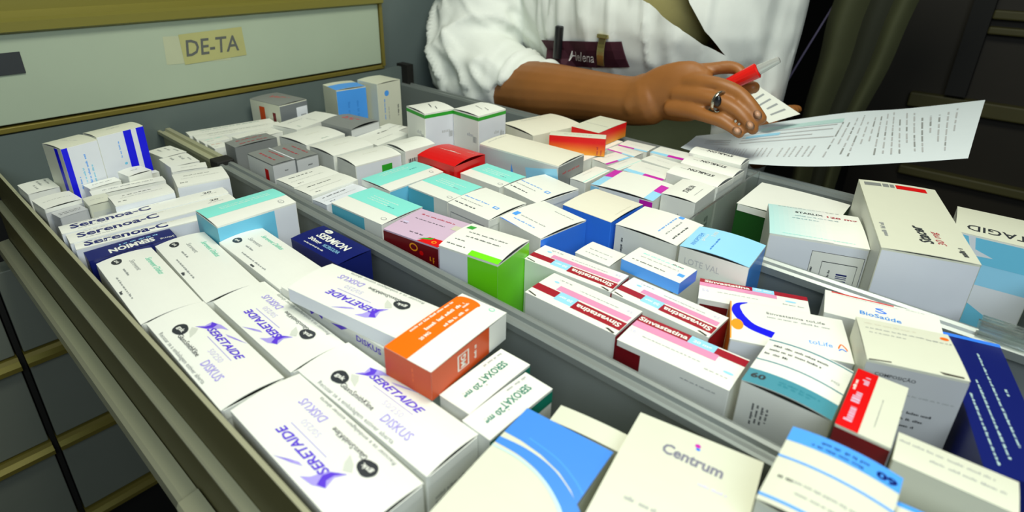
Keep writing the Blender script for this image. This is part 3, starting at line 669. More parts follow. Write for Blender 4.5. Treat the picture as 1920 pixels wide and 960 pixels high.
def edge_f(F): F['t'].rect(.86,0,1,.5,'magenta'); F['t'].rect(.86,.5,1,1,'paleblue'); F['t'].dash(.3,.5,90,1.6,.08,'lgrey')
def edge_f2(F): F['t'].rect(.84,0,.88,1,'teal'); F['t'].dash(.3,.5,90,1.6,.08,'lgrey')
carton('N_a', N, 'white box edged magenta and turquoise, farthest one at the drawer side', CAT, gp, pr=edge_l, bulge=.05)
carton('N_b', N, 'white box edged magenta and turquoise right under the red to orange boxes', CAT, gp, pr=edge_l, bulge=.05)
carton('N_c', N, 'white box with magenta and turquoise front edge touching the small red to orange box', CAT, gp, pr=edge_f, bulge=.05, arc='u')
carton('N_d', N, 'white box with only a fine teal line, in the turquoise and magenta group', CAT, gp, pr=edge_f2, bulge=.05, arc='u')
carton('N_e', N, 'white box with a fine teal line beside the big grey-sided white box', CAT, gp, pr=edge_f2, bulge=.05, arc='u')
def p_nf(F):
    f = F['t']; f.rect(0,0,.14,.55,'paleblue'); f.rect(0,.55,.14,1,'magenta'); f.rect(.86,.0,1,.42,'paleblue'); f.rect(.86,.42,1,.80,'magenta')
    l = F['l']; l.rect(0,0,.14,.985,'paleblue',1); l.rect(.80,0,1,.985,'magenta',1)
carton('N_f', N, 'largest white box with magenta and turquoise corners, in the middle of its group', CAT, gp, pr=p_nf, bulge=.18, arc='u')
carton('N_h1', N, 'white box edged turquoise then magenta, behind the boxes with upside-down black capitals', CAT, gp, pr=edge_l2, bulge=.06)
carton('N_h2', N, 'low white box just in front of the one edged turquoise then magenta', CAT, gp, pr=lines(n=1, w=1.5, h=.08, col='lgrey'), bulge=.04)
carton('N_h3', N, 'white box edged turquoise and magenta left of the stacked boxes with black capitals', CAT, gp, pr=edge_l2, bulge=.04)
gs = 'white boxes with black capitals'
def p_st(F): F['t'].text(.52,.5,180,.55,'STABLON','ink',w=2.7,bold=.04); F['t'].dash(.2,.45,180,.8,.1,'grey')
for k, d in (('st_a','farthest, overlapping the sheet of paper'), ('st_b','second from the back at the drawer side'), ('st_c','third from the back, near the clear cross plate')):
    carton(k, N, f'white box with upside-down black capitals, {d}', CAT, gs, pr=p_st, bulge=.30, tab='f')
def p_std(F):
    F['t'].text(.5,.5,90,.55,'STABLON','ink',w=1.9,bold=.02); F['t'].dash(.8,.5,90,2,.08,'grey'); F['l'].text(.80,.74,-90,.8,'ST','ink',w=1.2,bold=.04); F['l'].dash(.55,.82,-90,.7,.12,'grey')
    F['f'].text(.62,.72,-90,.9,'ST','ink',w=1.2,bold=.04); F['f'].rect(.18,.45,.42,.72,'azure',1)
carton('st_d', N, 'white box with black capitals standing nearest, left of the dark green box', CAT, gs, pr=p_std, bulge=.14, arc='u')
# back of the middle compartment
def p_m1(F):
    F['t'].rect(0,0,1,1,'boxgrey'); F['t'].dash(.45,.62,20,2.6,.3,'red',2,.4); F['f'].rect(0,0,1,.985,'slate',1); F['f'].rect(.58,.66,.98,.93,'cool',1); F['f'].bars(.82,.80,0,.7,.9,'ink',5); F['l'].rect(.30,.66,.48,.94,'rust',2); F['l'].rect(.74,.80,.84,.90,'darkred',1)
gr = 'grey boxes with red lettering'
carton('M1', N, 'upright grey box with red lettering standing alone against the back wall', CAT, gr, base='cream', lid='boxgrey', pr=p_m1, bulge=.1)
def p_gr(F): F['t'].dash(.5,.72,0,3.0,.26,'redtxt'); F['t'].dash(.5,.30,0,3.0,.26,'redtxt'); F['f'].rect(0,0,1,.985,'lgrey',1); F['f'].dash(.6,.9,0,.5,.16,'ink')
def p_gr2(F): p_gr(F); F['t'].rect(0,.93,1,1,'cool',1); F['l'].rect(0,0,1,.985,'white',1); F['l'].rect(.66,.80,.80,.92,'red',1); F['l'].dash(.9,.7,-90,.8,.1,'ink')
carton('M5b', N, 'grey box with red lettering and a white end, next to the divider', CAT, gr, base='boxgrey', pr=p_gr2, bulge=.05)
carton('M5c', N, 'grey box with red lettering right of the one with a white end', CAT, gr, base='boxgrey', pr=p_gr, bulge=.05)
carton('M5a', N, 'grey box with faded red lettering behind the pair near the divider', CAT, gr, base='boxgrey', pr=lambda F: (F['t'].dash(.35,.5,90,3.0,.22,'redtxt'), F['t'].dash(.8,.5,90,3.2,.22,'redtxt')), bulge=.10)
carton('M6g', N, 'grey rounded box with red lettering lying among the white ones at the back', CAT, gr, base='boxgrey', pr=lambda F: (F['t'].dash(.45,.62,0,2.4,.36,'red',2,.5), F['f'].rect(0,0,1,.985,'lgrey',1)), bulge=.25)
carton('M2', N, 'upright pale box with a light blue wrap-round band at the back wall', CAT, 'upright boxes at the back wall', base='cream', pr=lambda F: (F['t'].rect(.35,0,1,1,'skyblue'), F['f'].rect(0,0,1,.985,'skyblue',1), F['f'].dash(.35,.75,-90,2.4,.3,'azure',1), F['f'].dash(.65,.75,-90,2.4,.3,'azure',1), F['l'].dash(.5,.7,-60,1.8,.12,'lgrey')), bulge=.12)
carton('M3', N, 'upright white box with a small blue emblem, right of the light blue banded one', CAT, 'upright boxes at the back wall', base='cream', pr=lambda F: (F['f'].ell(.38,.88,.4,.4,'skyblue'), F['f'].dash(.25,.70,-90,3.0,.22,'skyblue'), F['f'].dash(.42,.65,-90,1.8,.16,'grey'), F['f'].dash(.82,.66,-90,1.6,.26,'ink')), bulge=.12)
gb = 'flat white boxes at the back of the middle compartment'
pl = lambda F: (F['t'].dash(.5,.35,90,3.2,.14,'grey'), F['t'].dash(.75,.8,90,.8,.12,'ink'))
carton('M6a', N, 'flat white box leaning left of the grey rounded one', CAT, gb, pr=lambda F: (F['t'].dash(.3,.35,90,2.4,.16,'grey'), F['t'].dash(.6,.55,0,1.8,.16,'grey'), F['t'].dash(.8,.15,0,.6,.12,'bottle')), bulge=.05, arc='u')
carton('M6b', N, 'white box with curved top directly in front of the grey rounded one', CAT, gb, pr=lambda F: (F['t'].dash(.5,.5,90,1.8,.12,'card'), F['t'].dash(.9,.55,90,1,.1,'bottle')), bulge=.2, arc='u')
carton('M6c', N, 'white box with curved top between the grey pair and the one with a green square', CAT, gb, pr=lambda F: (F['t'].dash(.5,.5,90,1.8,.1,'card'),), bulge=.2, arc='u')
carton('M6h', N, 'white box with a short heavy black line, left of the tall green rimmed pair', CAT, gb, pr=lambda F: (F['t'].dash(.35,.75,90,1.8,.3,'ink'), F['t'].dash(.7,.5,90,2.6,.12,'grey')), bulge=.1, arc='u')
carton('M6i', N, 'small plain white box below the two upright ones at the back wall', CAT, gb, pr=pl, bulge=.04)
def p_m6e(F):
    F['f'].rect(.55,.76,.78,.93,'leaf',1); F['f'].rect(.52,.69,.74,.73,'leaf',1); F['f'].dash(.93,.8,90,1.2,.2,'ink',1); F['l'].rect(.42,.70,.60,.84,'ink',1); F['l'].bars(.3,.78,0,.3,1,'ink',3); F['t'].dash(.45,.55,90,1.8,.1,'card')
carton('M6e', N, 'white box with a small green square on its side, behind the turquoise flat box', CAT, gb, pr=p_m6e, bulge=.2, arc='u', sides={'f':'cool'})
carton('M6f', N, 'white box with curved top just left of and behind the red box', CAT, gb, pr=lambda F: (F['f'].bars(.3,.86,0,1.6,.9,'ink',9), F['t'].dash(.5,.5,90,1.8,.1,'card')), bulge=.25, arc='u')
for k, d in (('st1','against the back wall, a teal line on it'), ('st2','second from the back wall'), ('st3','third from the back wall, by the divider'), ('st4','with rust red print behind the faded grey box')):
    c_ = {'st1':'bottle','st2':'grey','st3':'teal','st4':'rust'}[k]
    carton(k, N, f'narrow white box on edge {d}', CAT, 'narrow white boxes on edge', pr=(lambda cc: lambda F: (F['t'].dash(.35,.5,90,F['t'].b*.7,.2,cc), F['t'].dash(.75,.3,90,F['t'].b*.3,.12,'grey')))(c_), bulge=.03, arc='u')
carton('st5', N, 'flat white box behind the faded grey one with red lettering', CAT, gb, pr=lambda F: (F['t'].dash(.5,.5,90,3,.16,'grey'), F['t'].dash(.9,.2,90,1.4,.16,'rust')), bulge=.05)
for k, d in (('fillA','red to orange pair'), ('fillB','far red to orange box')):
    carton(k, N, f'plain low white box mostly hidden under the {d}', CAT, gb, bulge=.0)
# front of the middle compartment
gsv = 'white boxes with dark red and pink bands'
carton('S1', N, 'white box with dark red and pink bands touching the green side, rear one', CAT, gsv, pr=sinva(True), bulge=.04)
carton('S2', N, 'white box with dark red and pink bands, front one beside the green box', CAT, gsv, pr=sinva(True), bulge=.04)
carton('S3', N, 'white box with dark red and pink bands below the small vivid blue box', CAT, gsv, pr=sinva(True), bulge=.04)
carton('S4', N, 'white box with dark red and pink bands whose lettering reads upright, nearest the divider', CAT, gsv, pr=sinva(False), bulge=.04)
def p_s5(F):
    f = F['t']; f.rect(0,.80,.50,1,'crimson'); f.rect(.50,.80,.70,1,'paleblue'); f.rect(.70,.80,1,1,'crimson'); f.rect(0,.62,.72,.80,'pink')
    f.text(.26,.90,0,.34,'Sinvastatina','white',w=3.0,bold=.03); f.text(.60,.90,0,.3,'20 mg','white',w=1.1,bold=.03); f.text(.06,.42,0,.32,'56','mist',w=.5); f.dash(.36,.42,0,2.6,.1,'grey'); f.dash(.86,.42,0,1.3,.14,'grey'); f.ell(.84,.60,.35,.1,'paleblue')
    F['l'].rect(.02,.78,.28,.955,'darkred',1)
carton('S5', N, 'white box with dark red and pink bands lying askew below the light sky blue box', CAT, gsv, pr=p_s5, bulge=.04)
carton('S1b', N, 'small white box left of the small vivid blue one', CAT, None, pr=lines(n=2, w=2, h=.14, col='grey', gap=.6), bulge=.05)
def p_bt(F):
    f = F['t']; f.dash(.5,.72,0,3.2,.16,'teal'); f.dash(.5,.52,0,3.0,.13,'grey'); f.dash(.40,.22,0,2.6,.15,'ink'); f.rect(.86,.30,.96,.46,'skyblue',1); f.dash(.75,.75,0,.8,.16,'ink')
    F['l'].rect(0,0,1,.985,'skyblue',1); F['f'].rect(0,0,1,.985,'blue',1)
carton('blueT', N, 'small white topped box with vivid blue sides lying on the dark red banded ones', CAT, None, pr=p_bt, bulge=.02)
def p_s6(F):
    f = F['t']; f.curve([(.16,.99),(.075,.90),(.055,.76),(.09,.58),(.19,.38),(.37,.27)], lambda t: .06+.50*min(1,t*2.2)+.14*t, 'ultramarine'); f.ell(.062,.37,.36,.58,'amber'); f.rect(0,.02,.012,.95,'amber',4)
    f.text(.58,.80,0,.26,'Sinvastatina toLife','ink',w=3.4); f.dash(.60,.68,0,3.6,.18,'grey'); f.text(.76,.30,0,.42,'toLife','skyblue',w=1.3); f.curve([(.90,.26),(.93,.36),(.96,.30),(.97,.24)], .08, 'orange'); f.curve([(.90,.22),(.93,.26),(.96,.22)], .08, 'blue')
carton('S6', N, 'white box with a dark blue swoosh and a yellow dot', CAT, None, pr=p_s6, bulge=.04, sides={'l':'cool','d':'amber'})
def p_s7(F):
    f = F['t']; f.rect(0,0,1,.28,'tealband'); f.curve([(0,.50),(.5,.51),(1,.49)], .09, 'petrol'); f.curve([(.0,.965),(.5,.97),(1,.965)], .10, 'petrol')
    f.text(.14,.16,0,.48,'60','ink',w=.75,bold=.04); f.dash(.60,.17,0,2.0,.14,'petrol',2,.22); f.dash(.42,.84,0,2.9,.17,'ink',1); f.dash(.38,.74,0,2.7,.17,'ink'); f.dash(.18,.64,0,1.2,.17,'ink'); f.text(.88,.62,0,.2,'MG','grey',w=.4)
    l = F['l']; l.dash(.18,.82,-90,1.4,.14,'ink',4,-.24); l.dash(.72,.70,-90,.9,.14,'grey',2,-.24); l.dash(.90,.74,-90,1.4,.26,'ink',1)
carton('S7', N, 'white box with a teal band and curved dark green lines', CAT, None, pr=p_s7, bulge=.22, arc='u', base='white')
def p_s8(F):
    f = F['t']; f.rect(0,0,.42,1,'red'); f.dash(.26,.35,90,2.4,.36,'palepink'); f.dash(.30,.82,90,.7,.3,'palepink'); f.dash(.10,.7,90,.9,.14,'white'); f.dash(.65,.4,90,2.2,.05,'grey')
    F['l'].rect(0,0,1,.985,'darkred',1); F['l'].dash(.3,.80,-90,.5,.14,'redtxt',3,-.25)
carton('S8', N, 'small red and white box with dark red end, in front of the tall white one', CAT, None, base='cream', pr=p_s8, bulge=.05)
def p_s9(F):
    f = F['t']; f.dash(.36,.86,0,2.6,.15,'card'); f.dash(.40,.74,0,3.0,.12,'grey'); f.dash(.30,.64,0,1.8,.1,'grey'); f.ell(.93,.85,.22,.16,'orange'); f.dash(.85,.72,0,1.2,.12,'grey'); f.poly([(.02,.02),(.25,.05),(.25,.03),(.02,.0)],'slot'); f.poly([(.72,.06),(.95,.05),(.95,.02),(.76,.02)],'slot')
    l = F['l']; l.rect(0,0,1,.985,'lgrey',1); l.text(.32,.93,0,.30,'COMPOSIÇÃO','ink',w=1.9,bold=.02); l.dash(.62,.84,0,3,.10,'grey'); l.dash(.62,.74,0,1.6,.16,'ink',3,.45)
carton('S9', N, 'tall cream topped box with grey printed side behind the red and white one', CAT, None, base='cream', pr=p_s9, bulge=.06)
def p_s10(F):
    f = F['t']; f.text(.49,.36,0,.45,'BioSaúde','azure',w=2.3,bold=.02); f.curve([(.45,.56),(.50,.52),(.54,.56),(.50,.62),(.46,.66),(.52,.70)], .12, 'blue'); f.rect(.06,.94,.62,.99,'red',3); f.dash(.38,.88,0,3.6,.05,'grey'); f.dash(.80,.93,0,1,.07,'grey'); f.rect(.30,-.0,1,.03,'blue',4)
carton('S10', N, 'white box with blue emblem and a thin red line beneath the second divider', CAT, None, pr=p_s10, bulge=.03)
def p_s12(F):
    f = F['t']; f.rect(0,.80,1,1,'skyblue'); f.text(.88,.88,180,.42,'60','navy',w=.75,bold=.05); f.dash(.50,.93,180,1.8,.16,'navy',1); f.dash(.45,.86,180,1.9,.14,'navy',1); f.rect(0,.56,1,.585,'skyblue',6); f.rect(0,.05,1,.08,'skyblue',6)
    f.dash(.45,.34,180,2.5,.14,'grey'); f.dash(.14,.34,180,.5,.18,'ink'); f.dash(.5,.22,180,2,.12,'grey')
carton('S12', N, 'cream box with a light blue band and two thin light blue lines', CAT, None, base='cream', pr=p_s12, bulge=.22, arc='u', sides={'l':'dull'})
carton('S13', N, 'long cream box with grey print lines at the lower right corner', CAT, None, base='cream', pr=lambda F: (F['t'].dash(.42,.68,0,3.4,.16,'grey'), F['t'].dash(.60,.40,0,2.6,.16,'grey')), bulge=.05)
carton('S14', N, 'cream box with a light blue edge cut off by the lower right corner', CAT, None, base='cream', pr=lambda F: (F['t'].rect(0,.84,1,1,'skyblue'), F['t'].dash(.5,.4,0,2.5,.14,'grey')), bulge=.05)
def p_nv(F):
    f = F['t']
    for u, a, b in ((.56,.20,.86),(.36,.10,.62),(.18,.05,.50),(.75,.55,.60)): f.dash(u,(a+b)/2,-88,(b-a)*F['t'].b,.13,'paleteal')
    f.rect(0,.97,1,1,'blue',2)
carton('N11', N, 'long dark blue box with pale lettering at the right edge', CAT, None, base='navy', pr=p_nv, bulge=.0)

# ------------------------------------------------------------------ right compartment
carton('R0', N, 'plain white topped box with dark green side, behind the clear cross plate', CAT, None, base='darkgreen', lid='white', bulge=.08, arc='u', tab='l')
def p_r1(F):
    f = F['t']; [f.rect(.65*q/12,0,.65*(q+1)/12,1,'pale%d' % q, 8) for q in range(12)]; f.text(.45,.80,0,.40,'STARLIX','ink',w=2.1,bold=.03); f.text(.80,.78,0,.42,'120 mg','redtxt',w=2.2,bold=.03); f.dash(.52,.66,0,3.2,.12,'petrol'); f.dash(.40,.56,0,2.0,.12,'petrol'); f.dash(.45,.96,0,4.6,.12,'grey'); f.dash(.50,.06,0,5,.08,'teal')
    l = F['l']; l.rect(.46,.50,.98,.92,'ink',1); l.rect(.465,.50,.975,.916,'white',1); l.rect(.58,.50,.93,.85,'ink',1); l.rect(.585,.50,.925,.844,'white',1); l.bars(.80,.68,90,2.0,.75,'navy',9); l.dash(.68,.70,90,1.8,.16,'ink'); l.dash(.50,.72,90,1.6,.2,'ink')
carton('R1', N, 'pale aqua and white box with barcode side, front left of the right compartment', CAT, None, pr=p_r1, bulge=.14, sides={'l':'cool'})
def p_r2(F):
    f = F['t']; f.rect(.06,.91,.28,.965,'boxgrey',2); f.rect(.30,.91,.38,.965,'boxgrey',2); f.rect(.395,.91,.45,.965,'boxgrey',2); f.rect(.47,.90,.86,.965,'red',2)
    f.text(.50,.24,98,.85,'Stacer','ink',w=2.9,bold=.03,shear=.2); f.text(.68,.22,98,.65,'30 mg','redtxt',w=2.2,shear=.2); f.dash(.90,.10,95,1.3,.4,'ink'); f.dash(.12,.24,90,2.4,.3,'grey')
carton('R2', N, 'big white box with a red rectangle near its far end, standing in the right compartment', CAT, None, base='cream', pr=p_r2, bulge=.08, arc='u', sides={'l':'cool','d':'dull'})
def p_r3(F):
    F['t'].text(.38,.20,180,1.05,'METASTAGID','ink',w=6.6,bold=.01) if False else F['t'].text(.52,.22,180,1.05,'STAGID','ink',w=4.4,bold=.012)
    l = F['l']; l.rect(0,.80,1,.96,'aqua',1); l.rect(0,.64,1,.80,'paleblue',1); l.poly([(.10,.99),(.24,.99),(.26,.90),(.44,.82),(.12,.82),(.16,.90)],'cool'); l.poly([(.0,.60),(.3,.52),(.85,.36),(.95,.24),(.75,.18),(.3,.24),(0,.34)],'aqua')
    l.rect(0,.80,1,.985,'aqua',1); l.poly([(.16,.985),(.22,.90),(.06,.86),(.0,.86),(0,.84),(.5,.86),(.28,.90),(.24,.985)],'cool')
carton('R3', N, 'white box with upside-down black capitals and a light blue patterned side at the right edge', CAT, None, base='white', lid='cream', pr=p_r3, bulge=.12, sides={'l':'cool'})

# ------------------------------------------------------------------ person at the far side of the drawer
M_skin = mat('skin', (.28,.108,.024), .48, 0, .10, 55, bump=.12)
M_coat = mat('white_coat_cloth', (.80,.84,.78), .8, 0, .02, 200, bump=.05)
M_khaki = mat('khaki_shirt_cloth', (.36,.32,.12), .8, 0, .06, 200)
M_trs = mat('grey_green_trousers_cloth', (.10,.12,.06), .85, 0, .06, 200)
M_hair = mat('dark_hair', (.02,.013,.008), .6)
def tube(mb_, pts, m, seg=20, cap=True):
    """pts: (centre cm, ra, rb[, axis a]); closed tube through elliptical rings, smooth between the stations"""
    C_ = [Vector(p[0]) for p in pts]; rings = []
    st = []
    for i in range(len(pts)-1):
        for k in range(4):
            t = k/4; q = []
            for sel in (lambda p: Vector(p[0]), lambda p: Vector((p[1], p[2], 0))):
                p0, p1, p2, p3 = sel(pts[max(i-1,0)]), sel(pts[i]), sel(pts[i+1]), sel(pts[min(i+2,len(pts)-1)])
                q.append(.5*((2*p1)+(p2-p0)*t+(2*p0-5*p1+4*p2-p3)*t*t+(3*p1-p0-3*p2+p3)*t**3))
            ax = (Vector(pts[i][3]).lerp(Vector(pts[i+1][3] if len(pts[i+1]) > 3 else pts[i][3]), t) if len(pts[i]) > 3 else None); st.append((q[0], q[1].x, q[1].y, ax))
    st.append((Vector(pts[-1][0]), pts[-1][1], pts[-1][2], Vector(pts[-1][3]) if len(pts[-1]) > 3 else None))
    if cap:
        def ext(a, b):
            d = (a[0]-b[0]).normalized(); r = min(a[1], a[2]); return [(a[0]+d*r*math.sin(t), a[1]*math.cos(t), a[2]*math.cos(t), a[3]) for t in (.5, 1.0, 1.4)]
        st = list(reversed(ext(st[0], st[1])))+st+ext(st[-1], st[-2])
    V, F = [], []; prev = Vector((0,0,1))
    for i, s_ in enumerate(st):
        d = (st[min(i+1,len(st)-1)][0]-st[max(i-1,0)][0]).normalized()
        a = s_[3].copy() if s_[3] else prev.copy(); a -= d*a.dot(d)
        if a.length < 1e-3: a = Vector((0,1,0))-d*d.y
        a.normalize(); prev = a; b = d.cross(a)
        for k in range(seg):
            t = 2*math.pi*k/seg; p = s_[0]+a*s_[1]*math.cos(t)+b*s_[2]*math.sin(t); V.append(P(*p))
        if i: F += [((i-1)*seg+k, (i-1)*seg+(k+1) % seg, i*seg+(k+1) % seg, i*seg+k) for k in range(seg)]
    F += [tuple(range(seg-1,-1,-1)), tuple(range(len(V)-seg, len(V)))]
    mb_.add(V, F, m)
def remesh(mb_, name, voxel, m, smooth=3, parent=None, edit=None):
    tmp = mb_.build('tmp'); r = tmp.modifiers.new('r', 'REMESH'); r.mode = 'VOXEL'; r.voxel_size = voxel; r.use_smooth_shade = True
    sm = tmp.modifiers.new('s', 'SMOOTH'); sm.iterations = smooth; sm.factor = .5
    bpy.context.view_layer.update(); dg = bpy.context.evaluated_depsgraph_get()
    me = bpy.data.meshes.new_from_object(tmp.evaluated_get(dg)); bpy.data.objects.remove(tmp)
    me.materials.clear(); me.materials.append(m); me.polygons.foreach_set('material_index', [0]*len(me.polygons)); me.polygons.foreach_set('use_smooth', [True]*len(me.polygons))
    if edit: edit(me)
    o = bpy.data.objects.new(name, me); link(o, None)
    if parent: inparent(o, parent)
    return o
person = empty('person', P(-48, 84, -88))
prop(person, 'person in a white coat with rolled sleeve, writing on papers beside the open drawer', 'person')
b = MB()
# right arm (at the left of the picture)
tube(b, [((-64,81,34),5,5),((-68,74,18),4.6,4.8),((-68.5,68,3),4.4,4.4),((-65.5,67.2,.2),4.2,4.2),((-58,66.6,1.0),4.1,4.3),((-51,65.4,2.0),3.9,4.1),((-44,64.9,2.8),3.05,3.5),((-38.5,64.3,3.3),2.45,3.2),((-35.5,64.0,3.7),2.2,3.1),((-33.5,63.8,4.4),2.25,3.2)], M_skin)
# palm: flattened, back of the hand turned to the camera and up
ax = (-.15,-.55,.80)
tube(b, [((-35.5,64.0,3.8),2.2,2.5,ax),((-32.2,63.8,5.2),3.2,1.7,(-.1,-.15,1)),((-29.5,63.6,6.0),3.5,1.5,(-.05,.0,1)),((-27.6,63.4,6.5),3.2,1.3,(0,.2,1)),((-26.6,63.3,6.8),2.4,1.1,(0,.2,1))], M_skin)
def finger(p, r):
    n = len(p); tube(b, [(q, r*(1.06 if i in (0,1,3) else .95)*(1-.07*i), r*(1.0-.06*i)) for i, q in enumerate(p)], M_skin, 14)
finger([(-30.2,64.2,7.9),(-28.3,64.7,8.4),(-26.6,65.1,8.9),(-25.2,65.4,9.2),(-24.0,65.3,9.1),(-23.3,64.9,8.5)], .90)      # index, along the pen
finger([(-29.5,63.4,7.2),(-26.9,62.6,7.6),(-24.7,62.3,7.8),(-22.6,62.2,7.3),(-20.9,61.7,6.5),(-19.5,61.5,5.3)], 1.0)      # middle
finger([(-29.5,62.6,5.8),(-26.7,61.7,6.3),(-24.4,61.2,6.4),(-22.5,60.9,6.0),(-20.9,60.7,5.3),(-19.8,60.6,4.3)], .95)      # ring
finger([(-29.8,61.9,4.3),(-27.0,61.0,4.7),(-24.9,60.4,4.7),(-23.2,60.2,4.6),(-21.9,60.1,4.2),(-20.9,60.1,3.7)], .84)      # little
finger([(-31.2,65.2,4.9),(-28.6,66.3,5.6),(-26.2,66.8,6.5),(-24.2,66.5,7.1),(-22.4,66.0,7.3)], 1.05)                      # thumb behind the pen
# left arm and hand behind the papers
tube(b, [((-32,83,32),4.6,4.6),((-31.5,85,16),4.2,4.2),((-31.5,86,0),3.9,3.9),((-30,86,-6),3.6,3.6),((-27,84.5,-5.5),2.6,3.0),((-25.4,83,-3.6),2.1,2.9),((-24.6,82,-1.6),1.6,3.0)], M_skin)
for q, r_ in ((0,.85),(1,.9),(2,.85),(3,.72)):
    oy = 79.9+q*1.35; finger([(-24.8,oy+.6,-2.0),(-23.9,oy+.2,.2),(-22.9,oy-.2,1.7-.12*q),(-22.0,oy-.5,1.9-.12*q)], r_)
finger([(-26.4,81.2,-3.4),(-25.3,79.6,-2.0),(-24.2,78.9,-.6),(-23.5,78.8,.2)], .95)
# torso core, neck and head (mostly clothed or above the frame)
tube(b, [((-49,88,-60),13,10,(1,0,0)),((-49,88,-20),14,9,(1,0,0)),((-49,85,5),14,8.5,(1,0,0)),((-49,84,28),15,8,(1,0,0)),((-48.5,82,37),11,6.5,(1,0,0)),((-48,80,42),5.6,5.6,(1,0,0)),((-47.5,78,49),5.4,5.6,(1,0,0))], M_skin)
tube(b, [((-47,76,46),5.5,6,(1,0,0)),((-46.6,76,52),7.2,8.6,(1,0,0)),((-46.4,77.5,59),7.6,9.4,(1,0,0)),((-46.4,79.5,64),6.2,7.6,(1,0,0))], M_skin)
tube(b, [((-46.4,66.6,54.5),.9,1.1),((-46.4,67.6,57.5),.8,.9)], M_skin, 10)
for s_ in (-1, 1): tube(b, [((-46.4+7.7*s_,78,53.5),.7,1.6),((-46.4+7.9*s_,78.6,57),.7,1.8)], M_skin, 10)
for s_ in (-1, 1): tube(b, [((-49+5.5*s_,88,-30),6.5,6.5),((-49+6*s_,87,-60),5.5,5.5),((-49+6*s_,88,-86),4,4)], M_skin)
body = remesh(b, 'body', .0021, M_skin, 4, person)
nm = MB()
for (q, dq) in (((-19.75,61.0,5.75),(1.0,-.2,-1.0)), ((-20.0,60.1,4.75),(1.0,-.1,-.85)), ((-21.0,59.55,4.05),(1.0,0,-.5))):
    q = Vector(q); u_ = Vector(dq).normalized(); n_ = Vector((.25,-.75,.6)); n_ = (n_-u_*n_.dot(u_)).normalized(); w_ = u_.cross(n_)
    V = [P(*(q+n_*.34))]+[P(*(q+u_*.52*math.cos(t*.524)+w_*.40*math.sin(t*.524)+n_*.18)) for t in range(12)]
    nm.add(V, [(0, 1+t, 1+(t+1) % 12) for t in range(12)]+[tuple(range(12,0,-1))], mat('nail', (.50,.28,.17), .3))
inparent(nm.build('fingernails', smooth=True), body)
h = MB(); tube(h, [((-46.4,82,52),7.6,6.5,(1,0,0)),((-46.4,81,60),8.6,8.6,(1,0,0)),((-46.4,79,66),7.4,8.4,(1,0,0)),((-46.4,75,69),5,5,(1,0,0))], M_hair); remesh(h, 'hair', .006, M_hair, 4, person)
# trousers and shirt
tr = MB()
tube(tr, [((-49,88,-30),17,11,(1,0,0)),((-49,87,-16),18,11.5,(1,0,0)),((-48.6,84.5,2),18,11,(1,0,0))], M_trs, 26)
for s_ in (-1, 1): tube(tr, [((-49+6*s_,88,-24),9,9.5,(1,0,0)),((-49+6.5*s_,87.5,-50),7.5,8),((-49+6.5*s_,88,-86),6,6.5)], M_trs, 20)
remesh(tr, 'trousers', .008, M_trs, 3, person)
sh = MB(); tube(sh, [((-46,80.6,11.5),12,8.0,(1,0,0)),((-46,80.0,14.5),15,9.2,(1,0,0)),((-47.5,80,28),17,9.0,(1,0,0)),((-47.5,81.5,36),11,6.8,(1,0,0))], M_khaki, 28); remesh(sh, 'shirt', .007, M_khaki, 3, person)
# coat: torso, both sleeves, then folds pushed into the cloth
ct = MB()
tube(ct, [((-48.2,82.4,9),20.6,11.6,(1,0,0)),((-47.8,81.2,11.5),21.2,11.6,(1,0,0)),((-47.5,80.5,14),21.5,11.5,(1,0,0)),((-47.5,80.5,24),21.5,10.5,(1,0,0)),((-47.5,82,34),17,8.5,(1,0,0)),((-47.5,82.5,39),9,6.5,(1,0,0))], M_coat, 32)
tube(ct, [((-60,82,34),7,7),((-66.5,79,24),8.6,8.2),((-69,73.5,13),8.0,7.8),((-69.6,69.2,4),7.0,7.0),((-66.4,67.6,.9),6.4,6.0),((-61.5,67.0,1.8),6.2,5.5)], M_coat, 26)
# the wide rolled cuff, cut on a slant
CU = MB()
tube(CU, [((-68.5,67.4,.2),6.4,6.8,(-.35,0,1)),((-62.5,66.6,1.3),6.2,6.9,(-.65,0,.75)),((-57.0,66.0,2.1),5.6,6.6,(.91,0,.42)),], M_coat, 26, cap=False)
def loft(mb_, rings, m, seg=28):
    V, F = [], []
    st = []
    for i in range(len(rings)-1):
        for k in range(6):
            t = k/6; st.append([Vector(rings[i][q]).lerp(Vector(rings[i+1][q]), t) for q in range(3)])
    st.append([Vector(q) for q in rings[-1]])
    for i, (c_, a_, b_) in enumerate(st):
        for k in range(seg): t = 2*math.pi*k/seg; V.append(P(*(c_+a_*math.cos(t)+b_*math.sin(t))))
        if i: F += [((i-1)*seg+k, (i-1)*seg+(k+1) % seg, i*seg+(k+1) % seg, i*seg+k) for k in range(seg)]
    F += [tuple(range(seg-1,-1,-1)), tuple(range(len(V)-seg, len(V)))]
    mb_.add(V, F, m)
loft(ct, [((-71,68.5,6.5),(4,0,4.5),(0,6.6,0)),((-68.5,67.8,3.6),(4.8,0,5.6),(0,6.4,0)),((-64,67.4,2.6),(5.6,0,4.6),(0,5.9,0)),((-59.0,67.0,2.0),(7.4,0,3.8),(0,5.4,0)),((-58.2,66.8,1.7),(7.9,0,3.7),(0,5.1,0))], M_coat)
tube(ct, [((-34,83,32),7,7),((-30.8,85,18),6.6,6.8),((-31,86,5),6.2,6.4),((-30.8,86.4,-3),5.6,5.8),((-29.6,86.0,-6),4.9,5.0)], M_coat, 22)
